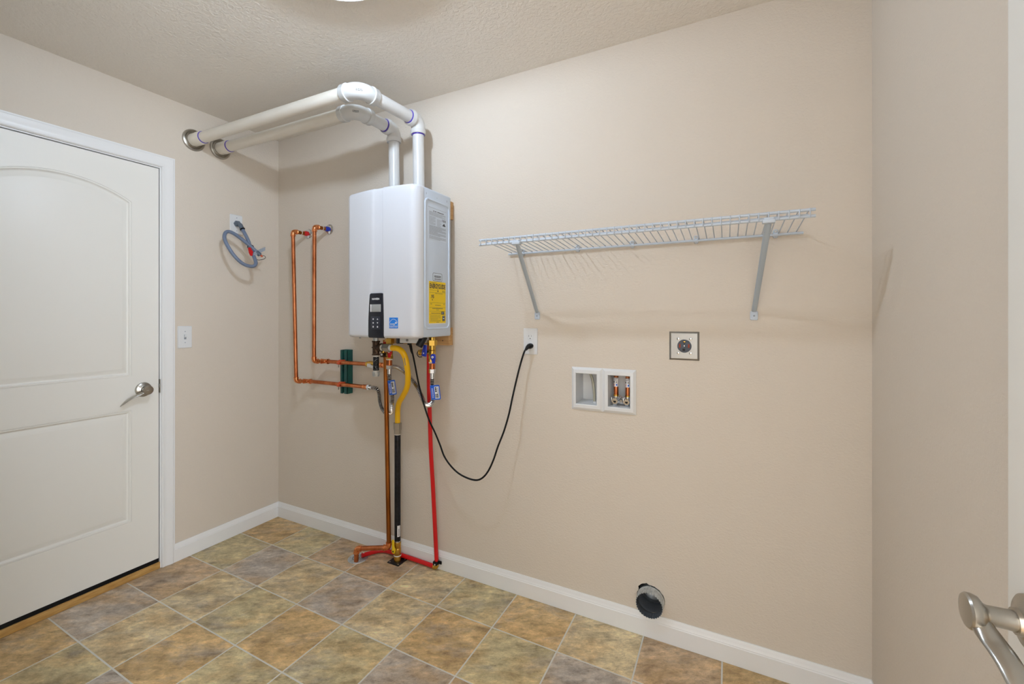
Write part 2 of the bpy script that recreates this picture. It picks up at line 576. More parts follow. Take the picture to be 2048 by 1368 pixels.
def hall_frame(bm, x0, x1, yc):  # frame added around each hall fill light, with no real window in it
    y0, y1, z0, z1, f = yc-0.42, yc+0.42, 0.38, 2.32, 0.06
    for lo, hi in (((x0, y0-f, z0-f), (x1, y0, z1+f)), ((x0, y1, z0-f), (x1, y1+f, z1+f)), ((x0, y0, z0-f), (x1, y1, z0)), ((x0, y0, z1), (x1, y1, z1+f))):
        box(bm, lo, hi, 0.004)
struct('fill_frame_1', 'trim', hall_frame, 3.84, 3.90, -2.36, label='white frame added around the right fill light behind the camera')
struct('fill_frame_2', 'trim', hall_frame, 1.00, 1.06, -2.55, label='white frame added around the left fill light behind the camera')

# ---- floor: grout bed plus each vinyl tile
floor = struct('floor', 'grout', box, (-WT, FW-WT, -0.05), (RW+WT, WT, -0.0012), smooth=0)
def C3(c): return (*lin(c), 1)
OC, OL, GB, TN, BR = (224, 192, 140), (216, 200, 156), (206, 194, 180), (232, 212, 170), (214, 186, 152)
TILES = {(0,0):OC,(1,0):OL,(2,0):BR,(3,0):BR,(4,0):TN,(5,0):OL,(6,0):OC,(7,0):TN,(8,0):BR,(9,0):OC,
         (0,1):OL,(1,1):GB,(2,1):TN,(3,1):GB,(4,1):TN,(5,1):OC,(6,1):OL,(7,1):GB,
         (0,2):BR,(1,2):TN,(2,2):OL,(3,2):OC,(4,2):OL,(5,2):GB,
         (0,3):GB,(1,3):TN,(2,3):OC,(3,3):OL,(0,4):OC,(1,4):OL,(2,4):GB}
XL = [0.0] + [0.0172+0.2833*k for k in range(1, 11)] + [RW]
YL = [0.0] + [-0.2583-0.2833*k for k in range(0, 6)] + [FW]
def tile_mesh(sx, sy):
    bm = bmesh.new()
    g, ch = 0.0028, 0.0016
    a, b = sx/2-g, sy/2-g
    lo = [bm.verts.new(p) for p in ((-a, -b, -.004), (a, -b, -.004), (a, b, -.004), (-a, b, -.004))]
    mi = [bm.verts.new(p) for p in ((-a, -b, -.0012), (a, -b, -.0012), (a, b, -.0012), (-a, b, -.0012))]
    to = [bm.verts.new(p) for p in ((-a+ch, -b+ch, 0), (a-ch, -b+ch, 0), (a-ch, b-ch, 0), (-a+ch, b-ch, 0))]
    for A, B in ((lo, mi), (mi, to)):
        for i in range(4):
            bm.faces.new((A[i], A[(i+1) % 4], B[(i+1) % 4], B[i]))
    bm.faces.new(to)
    me = bpy.data.meshes.new('tile'); bm.to_mesh(me); bm.free()
    me.materials.append(M['tile'])
    return me
_tm = {}
for j in range(len(YL)-1):
    for i in range(len(XL)-1):
        sx, sy = XL[i+1]-XL[i], YL[j]-YL[j+1]
        if sx < 0.03 or sy < 0.03:
            continue
        key = (round(sx, 3), round(sy, 3))
        if key not in _tm:
            _tm[key] = tile_mesh(sx, sy)
        t = bpy.data.objects.new('tile', _tm[key]); COL.objects.link(t)
        t.parent = floor; t.location = ((XL[i]+XL[i+1])/2, (YL[j]+YL[j+1])/2, 0)
        t.color = C3(TILES.get((i, j), random.choice([OC, OL, GB, TN, BR])))

# ---- baseboards: stepped profile swept along the wall
BP = [(0.0, 0.0), (0.0145, 0.0), (0.0145, 0.066), (0.0120, 0.0685), (0.0120, 0.0715), (0.0100, 0.0745), (0.0075, 0.081), (0.0060, 0.088), (0.0040, 0.092), (0.0, 0.092)]
def base_run(bm, a, b, n, ma=0.0, mb=0.0):
    """profile from a to b along a wall, n points into the room; ma/mb mitre slopes"""
    a, b, n = Vector(a), Vector(b), Vector(n)
    d = (b-a).normalized()
    A = [bm.verts.new(a + n*p[0] + Z*p[1] + d*p[0]*ma) for p in BP]
    B = [bm.verts.new(b + n*p[0] + Z*p[1] - d*p[0]*mb) for p in BP]
    k = len(BP)
    for i in range(k):
        bm.faces.new((A[i], A[(i+1) % k], B[(i+1) % k], B[i]))
    bm.faces.new(A); bm.faces.new(list(reversed(B)))
struct('baseboard_back', 'trim', base_run, (0, 0, 0.001), (RW, 0, 0.001), -Y, 1, 1)
def bl(bm):
    base_run(bm, (0, -0.6186, 0.001), (0, 0, 0.001), X, 0, 1)
struct('baseboard_left', 'trim', bl)
struct('baseboard_left_front', 'trim', base_run, (0, FW, 0.001), (0, -1.512, 0.001), X, 1, 0)
struct('baseboard_right', 'trim', base_run, (RW, FW, 0.001), (RW, 0, 0.001), -X, 1, 1)
struct('baseboard_front', 'trim', base_run, (0, FW, 0.001), (OX0-0.07, FW, 0.001), Y, 1, 0)

# ---- left door: casing, jamb, leaf with two moulded panels
CP = [(0.0, 0.0), (0.0, 0.009), (0.004, 0.0125), (0.014, 0.0105), (0.024, 0.0115), (0.040, 0.0165), (0.048, 0.0165), (0.052, 0.0145), (0.0575, 0.0145), (0.0575, 0.0)]
def casing(bm):
    i0, i1, zt = DY0-0.006, DY1+0.006, DZ1+0.006
    rows = []
    for (wd, th) in CP:
        rows.append([bm.verts.new((th, i0-wd, 0.001)), bm.verts.new((th, i0-wd, zt+wd)), bm.verts.new((th, i1+wd, zt+wd)), bm.verts.new((th, i1+wd, 0.001))])
    k = len(rows)
    for r in range(k):
        A, B = rows[r], rows[(r+1) % k]
        for i in range(3):
            bm.faces.new((A[i], A[i+1], B[i+1], B[i]))
    bm.faces.new([r[0] for r in rows]); bm.faces.new([r[3] for r in rows])
struct('trim_1', 'trim', casing, smooth=20, label='white stepped casing around the closed arch-panel door')
door = thing('door_1', 'closed white two-panel arch-top door in the left wall', None, (0, (DY0+DY1)/2, 0), kind='structure')
def jamb(bm):
    for (y0, y1) in ((DY0-0.012, DY0), (DY1, DY1+0.012)):
        box(bm, (-WT, y0, 0), (0.0, y1, DZ1+0.012))
    box(bm, (-WT, DY0, DZ1), (0.0, DY1, DZ1+0.012))
part('jamb', 'trim', door, jamb)
def stops(bm):
    for (y0, y1) in ((DY0, DY0+0.012), (DY1-0.012, DY1)):
        box(bm, (-WT+.02, y0, 0.03), (-0.044, y1, DZ1))
    box(bm, (-WT+.02, DY0, DZ1-0.012), (-0.044, DY1, DZ1))
part('door_stop', 'rubber', door, stops, label='dark weather seal behind the leaf')
LY0, LY1, LZ0, LZ1, LX = DY0+0.0035, DY1-0.0045, 0.052, DZ1-0.0045, -0.003
YC = -1.067
def arch_outline(d):
    """upper panel outline shrunk by d"""
    hw = 0.2635-d
    z0 = 1.005+d
    zs, zp = 1.862, 1.938
    s = zp-zs; R = (0.2635**2+s*s)/(2*s); cz = zp-R
    r = R-d
    zsp = cz+math.sqrt(r*r-hw*hw)
    pts = [(YC-hw, z0), (YC+hw, z0)]
    a0 = math.atan2(zsp-cz, hw); a1 = PI-a0
    for k in range(25):
        a = a0+(a1-a0)*k/24
        pts.append((YC+r*math.cos(a), cz+r*math.sin(a)))
    return pts
def rect_outline(d):
    return [(YC-0.2635+d, 0.288+d), (YC+0.2635-d, 0.288+d), (YC+0.2635-d, 0.837-d), (YC-0.2635+d, 0.837-d)]
def leaf(bm):
    edges = []
    def loop(pts):
        vs = [bm.verts.new((LX, y, z)) for y, z in pts]
        es = [bm.edges.new((vs[i], vs[(i+1) % len(vs)])) for i in range(len(vs))]
        edges.extend(es)
        return vs
    outer = loop([(LY0, LZ0), (LY1, LZ0), (LY1, LZ1), (LY0, LZ1)])
    loop(arch_outline(0)); loop(rect_outline(0))
    bmesh.ops.triangle_fill(bm, use_beauty=True, use_dissolve=False, edges=edges, normal=(1, 0, 0))
    back = [bm.verts.new((LX-0.035, v.co.y, v.co.z)) for v in outer]
    for i in range(4):
        bm.faces.new((outer[i], outer[(i+1) % 4], back[(i+1) % 4], back[i]))
    bm.faces.new(back)
part('leaf', 'door', door, leaf, smooth=20)
MOLD = [(0.0, 0.0), (0.0008, -0.0030), (0.0020, -0.0030), (0.0030, -0.0004), (0.0080, -0.0012), (0.0125, -0.0085), (0.016, -0.0100), (0.019, -0.0090), (0.038, -0.0022), (0.040, -0.0018)]
def panel_mesh(bm, outline):
    rings = []
    for (d, h) in MOLD:
        rings.append([bm.verts.new((LX+h, y, z)) for y, z in outline(d)])
    k = len(rings[0])
    for A, B in zip(rings, rings[1:]):
        for i in range(k):
            bm.faces.new((A[i], A[(i+1) % k], B[(i+1) % k], B[i]))
    bm.faces.new(rings[-1])
part('door_panel', 'door', door, panel_mesh, arch_outline, smooth=25, label='arch-topped upper panel')
part('door_panel', 'door', door, panel_mesh, rect_outline, smooth=25, label='rectangular lower panel')
part('door_sweep', 'rubber', door, box, (-0.036, LY0, 0.034), (-0.002, LY1, 0.053), label='black rubber sweep')
part('threshold', 'sill', door, box, (-WT, DY0, 0.0), (0.004, DY1, 0.033), 0.002, label='bare oak sill')
part('strike_plate', 'nickel', door, box, (-0.012, DY1-0.0015, 0.905), (0.0045, DY1+0.0012, 0.975), 0.0004)
part('latch', 'steel', door, box, (-0.008, DY1-0.006, 0.932), (0.002, DY1, 0.952), 0.001)
# ---- lever set (shared builder: n = door face normal, t = lever direction)
def lever_set(parent, c, n, t, name='door_handle', big=False):
    c, n, t = Vector(c), Vector(n), Vector(t)
    h = part(name, 'nickel', parent, lathe, [(0.0355, 0), (0.036, 0.004), (0.0345, 0.0085), (0.031, 0.011), (0.022, 0.0135), (0.0170, 0.016), (0.0160, 0.02), (0, 0.02)], c, n, 40)
    L0 = 0.066 if big else 0.055
    part('handle_neck', 'nickel', h, lathe, [(0.0, 0.015), (0.0130, 0.015), (0.0124, 0.026), (0.0120, L0-0.022), (0.0135, L0-0.018), (0.0205, L0-0.013), (0.0225, L0-0.008), (0.0225, L0-0.003), (0.0205, L0-0.0005), (0.015, L0+0.0005), (0, L0+0.001)], c, n, 32)
    pts, rs, fa, fb = [], [], [], []
    prof = [(0.006, -0.006, 0.75), (0.016, -0.013, 0.85), (0.028, -0.0175, 0.90), (0.045, -0.0225, 0.90), (0.062, -0.0300, 0.88), (0.080, -0.0420, 0.86), (0.096, -0.0545, 0.76), (0.105, -0.0615, 0.50), (0.108, -0.064, 0.15)]
    for (s, dz, k) in prof:
        off = L0-0.011 - 0.012*math.sin(min(1, s/0.1)*PI*0.5)
        pts.append(c + n*off + t*s + Z*dz); rs.append(0.0150*k)
        fa.append(1.0); fb.append(0.36 if s > 0.02 else 0.7)
    sp = spline(pts, 0.004)
    def interp(i, arr):
        x = i/(len(sp)-1)*(len(arr)-1); k = min(int(x), len(arr)-2)
        return arr[k]+(arr[k+1]-arr[k])*(x-k)
    R_ = [interp(i, rs) for i in range(len(sp))]
    FA = [interp(i, fa) for i in range(len(sp))]; FB = [interp(i, fb) for i in range(len(sp))]
    part('lever', 'nickel', h, tube, sp, R_, 18, True, (FA, FB), n)
    return h
hd = lever_set(door, (LX, -0.755, 0.932), X, -Y)
part('turn_button', 'nickel', hd, box, (LX+0.053, -0.7625, 0.9285), (LX+0.064, -0.7475, 0.9355), 0.002)

# ---- right door, standing open along the right wall
DX = 2.932
door2 = thing('door_2', 'open white door leaf standing beside the right wall at the picture edge', None, (DX+0.017, -1.38, 0), kind='structure')
part('leaf', 'door', door2, box, (DX, -1.762, 0.012), (DX+0.035, -1.000, 2.045), 0.0015)
lever_set(door2, (DX, -1.066, 0.905), -X, -Y, big=True)
part('latch_plate', 'nickel', door2, box, (DX+0.005, -1.0005, 0.877), (DX+0.030, -0.9985, 0.933), 0.0005)
for zz in (0.22, 1.03, 1.84):
    part('hinge', 'nickel', door2, cyl, (DX-0.004, -1.768, zz-0.045), (DX-0.004, -1.768, zz+0.045), 0.006, 12)
def casing2(bm):
    for (x0, x1) in ((OX0-0.06, OX0+0.004), (OX1-0.004, OX1+0.058)):
        box(bm, (x0, FW, 0), (x1, FW+0.012, 2.13), 0.003)
    box(bm, (OX0-0.06, FW, 2.066), (OX1+0.058, FW+0.012, 2.13), 0.003)
struct('trim_2', 'trim', casing2, label='white casing of the doorway behind the camera')

# ---- ceiling lamp
LC = (1.530, -0.940)
lamp = thing('ceiling_light', 'round white flush ceiling light whose rim just shows at the top edge', 'ceiling light', (LC[0], LC[1], CH))
part('base', 'plate', lamp, lathe, [(0, 0), (0.180, 0), (0.185, 0.004), (0.187, 0.050), (0.185, 0.061), (0.181, 0.062), (0.176, 0.060), (0.172, 0.046), (0.168, 0.012), (0, 0.012)], (LC[0], LC[1], CH), -Z, 56)
part('lamp_holder', 'plate', lamp, lathe, [(0.030, 0.012), (0.030, 0.022), (0.017, 0.028), (0.017, 0.046), (0, 0.046)], (LC[0], LC[1], CH), -Z, 24)
part('bulb', 'lamp', lamp, lathe, [(0.0125, 0.040), (0.013, 0.048), (0.020, 0.056), (0.028, 0.066), (0.0325, 0.077), (0.033, 0.085), (0.030, 0.097), (0.022, 0.107), (0.011, 0.113), (0, 0.1145)], (LC[0], LC[1], CH), -Z, 32)

# ================================================================ WATER HEATER
HZ0, HZ1 = 1.199, 1.893
ht = thing('water_heater', 'white wall-hung tankless water heater with a black control panel', 'water heater', (1.155, -0.18, HZ0))
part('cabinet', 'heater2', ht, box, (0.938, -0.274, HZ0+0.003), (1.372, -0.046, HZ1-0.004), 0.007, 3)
def fy(x):
    return -0.3405 + ((x-1.17)/0.19)**2*0.0195
def sstep(a, b, x):
    t = min(max((x-a)/(b-a), 0), 1); return t*t*(3-2*t)
def xl(z): return 1.104 + (1.1305-1.104)*sstep(1.25, 1.62, z)
def xr(z): return 1.2005 - 0.0065*sstep(1.27, 1.50, z)
def row(z, ins):
    R = 0.042
    pts = []
    def add(x, y): 
        cx, cy = 1.155, -0.27
        pts.append((x+(ins if x < cx else -ins)*(1 if abs(x-cx) > 0.15 else abs(x-cx)/0.15), y+ins*(1 if y < -0.30 else 0.4)))
    add(0.9365, -0.272)
    yl = fy(0.9365+R)
    for k in range(9):
        a = PI + (PI/2)*k/8
        add(0.9365+R+R*math.cos(a), yl+R+R*math.sin(a))
    a, b = xl(z), xr(z)
    for t in (0.25, 0.5, 0.75, 0.93):
        x = 0.9365+R+(a-0.9365-R)*t; add(x, fy(x))
    add(a, fy(a)); add(a+0.006, fy(a)+0.0022); add(a+0.016, fy(a)+0.0050); add(b-0.0022, fy(b)+0.0060); add(b-0.0018, fy(b)+0.010)
    add(b-0.0003, fy(b)+0.010); add(b, fy(b)+0.0006); add(b+0.002, fy(b)-0.0004)
    for t in (0.2, 0.4, 0.6, 0.8):
        x = b+0.002+(1.374-R-b-0.002)*t; add(x, fy(x))
    yr = fy(1.374-R)
    for k in range(9):
        a2 = 1.5*PI + (PI/2)*k/8
        add(1.374-R+R*math.cos(a2), yr+R+R*math.sin(a2))
    add(1.374, -0.272)
    return pts
def cover(bm):
    zs = [(HZ0, 0.012), (HZ0+0.003, 0.0055), (HZ0+0.008, 0.0015), (HZ0+0.014, 0)]
    zs += [(1.215+(1.875-1.215)*k/30, 0) for k in range(1, 30)]
    zs += [(1.877, 0), (1.884, 0.0015), (1.890, 0.006), (HZ1, 0.014)]
    rings = [[bm.verts.new((x, y, z)) for x, y in row(z, i)] for z, i in zs]
    for A, B in zip(rings, rings[1:]):
        for i in range(len(A)-1):
            bm.faces.new((A[i], A[i+1], B[i+1], B[i]))
    bm.faces.new(rings[0]); bm.faces.new(list(reversed(rings[-1])))
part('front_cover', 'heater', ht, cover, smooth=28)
# embossed bead on the right flank
def bead(bm):
    y0, y1, z0, z1, r = -0.259, -0.066, 1.2415, 1.838, 0.022
    pts = [(1.3722, a, b) for a, b in rrect(y0, z0, y1, z1, r, 5)]
    pts.append(pts[0])
    tube(bm, pts, 0.0050, 8, False, (0.85, 1.0), X)
part('embossed_bead', 'heater2', ht, bead)
for (yy, zz, l) in ((-0.248, 1.861, 0.010), (-0.165, 1.858, 0.003), (-0.082, 1.861, 0.010)):
    part('slot', 'inkgrey', ht, box, (1.3715, yy-0.0012, zz-l/2), (1.3724, yy+0.0012, zz+l/2))
# specification sheet
SX = 1.3726
sp = part('specification_label', 'label', ht, box, (1.3715, -0.239, 1.655), (SX, -0.086, 1.808))
def rows1(bm):
    o = (SX+0.0002, 0, 0)
    quad(bm, o, Y, Z, -0.237, 1.8035, -0.088, 1.8047)
    print_rows(bm, o, Y, Z, -0.228, -0.095, 1.786, 6, 0.0032, 0.0017, 2)
    print_rows(bm, o, Y, Z, -0.228, -0.178, 1.764, 11, 0.0036, 0.0016, 4)
    print_rows(bm, o, Y, Z, -0.165, -0.130, 1.758, 10, 0.0036, 0.0014, 5)
    print_rows(bm, o, Y, Z, -0.228, -0.092, 1.722, 12, 0.0038, 0.0022, 6, 1.2)
    print_rows(bm, o, Y, Z, -0.228, -0.092, 1.674, 4, 0.0040, 0.0022, 8)
r1 = part('fine_print', 'inkgrey', sp, rows1, smooth=0); r1['kind'] = 'stuff'
def heads1(bm):
    o = (SX+0.0003, 0, 0)
    for k, (a, w_) in enumerate(((-0.124, 0.004), (-0.112, 0.006), (-0.100, 0.005))):
        quad(bm, o, Y, Z, a, 1.752, a+w_, 1.764)
    quad(bm, o, Y, Z, -0.120, 1.733, -0.096, 1.739); quad(bm, o, Y, Z, -0.113, 1.739, -0.102, 1.745)
part('emblem_print', 'ink', sp, heads1, smooth=0)['kind'] = 'stuff'
def heads2(bm):
    for (a, c, d) in ((-0.196, -0.186, 1.793), (-0.182, -0.170, 1.793), (-0.164, -0.110, 1.793)):
        print_rows(bm, (SX+0.0003, 0, 0), Y, Z, a, c, d, 1, 0.004, 0.0036, int(abs(a)*1000), 1.4)
part('heading_print', 'ink', sp, heads2, smooth=0)['kind'] = 'stuff'

# certification label
cl = part('certification_label', 'label', ht, prism, rrect(-0.2005, 1.4635, -0.1235, 1.5035, 0.006), (SX-0.001, 0, 0), Y, Z, X, 0.001)
def cert(bm):
    o = (SX+0.0003, 0, 0)
    pts = [(SX, a, b) for a, b in rrect(-0.1990, 1.4650, -0.1250, 1.5020, 0.006)]; pts.append(pts[0])
    tube(bm, pts, 0.0008, 6, False)
    print_rows(bm, o, Y, Z, -0.188, -0.134, 1.4905, 2, 0.005, 0.0032, 3, 1.5)
    for k in range(5):
        quad(bm, o, Y, Z, -0.184+k*0.011, 1.470, -0.179+k*0.011, 1.4775)
part('certification_print', 'ink', cl, cert, smooth=0)
# yellow consumption label
en = part('energy_label', 'eyellow', ht, box, (1.3715, -0.2290, 1.2665), (SX+0.0002, -0.0940, 1.4620), label='yellow energy consumption label')
EX = SX+0.0004
text_part('ENERGYGUIDE', 0.030, (EX, -0.1615, 1.4390), Y, Z, 'ink', en, width=0.126, bold=0.0010)
text_part('U.S. Government', 0.0075, (EX, -0.197, 1.4565), Y, Z, 'ink', en)
text_part('.95', 0.022, (EX, -0.203, 1.3905), Y, Z, 'ink', en, bold=0.0006)
text_part('Uniform Energy Factor', 0.0068, (EX, -0.1500, 1.4065), Y, Z, 'ink', en)
def enp(bm):
    o = (EX, 0, 0)
    quad(bm, o, Y, Z, -0.1600, 1.418, -0.1570, 1.4455)
    bm.faces.new([bm.verts.new((EX, a, b)) for a, b in ((-0.1645, 1.419), (-0.1525, 1.419), (-0.1585, 1.412))])
    bm.faces.new([bm.verts.new((EX, a, b)) for a, b in ((-0.2070, 1.378), (-0.1990, 1.378), (-0.2030, 1.371))])
    for z_ in (1.4215, 1.4105, 1.3625, 1.3405, 1.323, 1.3070):
        quad(bm, o, Y, Z, -0.226, z_-0.0004, -0.097 if z_ != 1.4215 else -0.166, z_+0.0004)
    print_rows(bm, o, Y, Z, -0.124, -0.098, 1.421, 2, 0.0045, 0.0018, 2)
    print_rows(bm, o, Y, Z, -0.219, -0.206, 1.3575, 1, 0.004, 0.0022, 2)
    print_rows(bm, o, Y, Z, -0.112, -0.103, 1.3575, 1, 0.004, 0.0022, 3)
    print_rows(bm, o, Y, Z, -0.182, -0.134, 1.3525, 1, 0.004, 0.0024, 3)
    print_rows(bm, o, Y, Z, -0.204, -0.118, 1.3370, 1, 0.004, 0.0030, 4)
    print_rows(bm, o, Y, Z, -0.172, -0.150, 1.3300, 1, 0.004, 0.0022, 4)
    print_rows(bm, o, Y, Z, -0.212, -0.135, 1.3150, 1, 0.004, 0.0026, 12)
    print_rows(bm, o, Y, Z, -0.220, -0.135, 1.3020, 6, 0.0052, 0.0012, 5)
    print_rows(bm, o, Y, Z, -0.172, -0.148, 1.2720, 1, 0.004, 0.0020, 7)
part('fine_print', 'ink', en, enp, smooth=0)['kind'] = 'stuff'
def enb(bm):
    quad(bm, (EX, 0, 0), Y, Z, -0.131, 1.3080, -0.106, 1.3210)
    quad(bm, (EX, 0, 0), Y, Z, -0.122, 1.2760, -0.101, 1.3015)
part('black_panels', 'panel', en, enb, smooth=0)
def enw(bm):
    o = (EX+0.0002, 0, 0)
    print_rows(bm, o, Y, Z, -0.127, -0.110, 1.3175, 2, 0.004, 0.0016, 3)
    quad(bm, o, Y, Z, -0.118, 1.2860, -0.105, 1.2905)
    print_rows(bm, o, Y, Z, -0.119, -0.104, 1.2990, 2, 0.003, 0.0010, 9)
    print_rows(bm, o, Y, Z, -0.119, -0.104, 1.2810, 1, 0.003, 0.0014, 9)
part('white_print', 'label', en, enw, smooth=0)
part('label_margin', 'paper', ht, box, (1.3715, -0.2290, 1.2620), (SX, -0.0940, 1.2666))
# control panel, seated in the lower end of the centre strip
PYO = 0.0025
def cpanel(bm):
    rows_ = []
    zt = 1.4055
    lv = [1.1985, 1.2005, 1.206, 1.24, 1.28, 1.31, 1.34, 1.37, 1.395, 1.4005, 1.4035, zt]
    for z in lv:
        a, b = xl(z)-0.0005, xr(z)-0.0008
        ins = {zt: 0.008, 1.4035: 0.0035, 1.4005: 0.0014, 1.1985: 0.003, 1.2005: 0.0012}.get(z, 0.0)
        ci = 0.007 if z == 1.1985 else (0.003 if z == 1.2005 else 0)
        a += ins; b -= ins
        f = []
        f.append((a, fy(a)+0.012)); f.append((a, fy(a)+0.001+ci)); f.append((a+0.002, fy(a)-0.0012+ci))
        for t in (0.3, 0.6): 
            x = a+(b-a)*t; f.append((x, fy(x)-0.0014+ci))
        f.append((b-0.002, fy(b)-0.0012+ci)); f.append((b, fy(b)+0.001+ci)); f.append((b, fy(b)+0.012))
        rows_.append([bm.verts.new((x, y, z)) for x, y in f])
    for A, B in zip(rows_, rows_[1:]):
        for i in range(len(A)-1):
            bm.faces.new((A[i], A[i+1], B[i+1], B[i]))
    bm.faces.new(rows_[0]); bm.faces.new(list(reversed(rows_[-1])))
cp = part('control_panel', 'panel', ht, cpanel, smooth=30, label='black control panel with screen and six keys')
PF = fy(1.155)-0.0016
text_part('NAVIEN', 0.0125, (1.1535, PF-0.0004, 1.3785), X, Z, 'paper', cp, name='brand_lettering', width=0.044, bold=0.0004)
part('screen', 'lcd', cp, box, (1.1275, PF-0.0012, 1.3195), (1.1845, PF+0.004, 1.3540), 0.0005)
part('screen_edge', 'paper', cp, box, (1.1205, PF-0.0012, 1.3195), (1.1262, PF+0.004, 1.3540), 0.0005)
kp = part('keypad', 'keypad', cp, box, (1.1240, PF-0.0012, 1.2385), (1.1810, PF+0.004, 1.2985), 0.0012)
KY = PF-0.0016
def icon(bm, x, z, kind):
    if kind == 0:
        cyl(bm, (x, KY+.0008, z), (x, KY, z), 0.0036, 10)
    elif kind == 1:
        prism(bm, [(-.0042, -.0032), (.0042, -.0032), (0, .0042)], (x, KY+.0008, z), X, Z, -Y, .0008)
    elif kind == 2:
        prism(bm, [(-.0042, .0032), (0, -.0042), (.0042, .0032)], (x, KY+.0008, z), X, Z, -Y, .0008)
    else:
        box(bm, (x-.003, KY, z-.004), (x+.003, KY+.0008, z+.004))
for (x, z, k) in ((1.1395, 1.2860, 0), (1.1655, 1.2860, 1), (1.1395, 1.2685, 0), (1.1655, 1.2685, 2), (1.1395, 1.2505, 3), (1.1655, 1.2505, 3)):
    part('key_icon', 'paper', kp, icon, x, z, k)
# blue efficiency label
LU = Vector((1, 2*(1.2555-1.17)/0.19**2*0.0195, 0)).normalized()
LN = LU.cross(Z)
LO = Vector((1.2555, fy(1.2555), 1.2688))
eb = part('efficiency_label', 'eblue', ht, prism, [(-.0232, -.0243), (.0232, -.0243), (.0232, .0243), (-.0232, .0243)], LO-LN*0.0008, LU, Z, LN, 0.0018, label='blue efficiency logo label')
LF = LO+LN*0.0011
def arc(bm):
    pts = [LF+LU*0.0205*math.cos(a)+Z*(0.0205*math.sin(a)-0.0035) for a in [PI*k/14 for k in range(1, 14)]]
    tube(bm, pts, 0.0009, 6, True, (0.3, 1.0), LN)
    star = []
    for k in range(10):
        r = 0.0070 if k % 2 == 0 else 0.0029
        a = PI/2+PI*k/5
        star.append((0.0130+r*math.cos(a), 0.0005+r*math.sin(a)))
    prism(bm, star, LF-LN*0.0003, LU, Z, LN, 0.0005)
    prism(bm, [(-.0222, -.0145), (.0222, -.0145), (.0222, -.0130), (-.0222, -.0130)], LF-LN*0.0003, LU, Z, LN, 0.0004)
part('logo_arc', 'paper', eb, arc)
text_part('energy', 0.0120, LF+LU*-0.0055+Z*-0.0045, LU, Z, 'paper', eb, width=0.027, bold=0.0002)
text_part('ENERGY STAR', 0.0070, LF+Z*-0.0190, LU, Z, 'paper', eb, width=0.040)
# underside fittings
part('terminal_box', 'plate', ht, box, (1.205, -0.235, 1.172), (1.315, -0.150, 1.203), 0.003)
part('drain_knob', 'panel', ht, cyl, (1.178, -0.20, 1.203), (1.178, -0.20, 1.166), 0.019, 20, None, 0.003)
part('cable_gland', 'black', ht, cyl, (1.225, -0.185, 1.174), (1.225, -0.185, 1.160), 0.011, 12, None, 0.002)
part('grip_cap', 'black', ht, cyl, (1.335, -0.215, 1.205), (1.318, -0.235, 1.158), 0.017, 16, None, 0.002)
part('screw', 'steel', ht, cyl, (0.985, -0.27, 1.200), (0.985, -0.27, 1.190), 0.004, 10)
part('screw', 'steel', ht, cyl, (1.252, -0.236, 1.186), (1.252, -0.2395, 1.186), 0.006, 10)
# timber battens
def batten(name, z0, z1, lab, xa):
    b = part(name, 'wood', None, box, (0.965, -0.0385, z0), (xa, -0.0005, z1), 0.002)
    b['label'] = lab; b['category'] = 'batten'; b['group'] = 'timber battens behind the heater'
    return b
batten('mounting_batten', 1.788, 1.877, 'pine batten behind the top of the white water heater', 1.3575)
lb = batten('mounting_batten', 1.153, 1.242, 'pine batten behind the bottom edge of the white water heater', 1.3545)
part('screw', 'black', lb, cyl, (1.318, -0.038, 1.176), (1.318, -0.0392, 1.176), 0.003, 10)

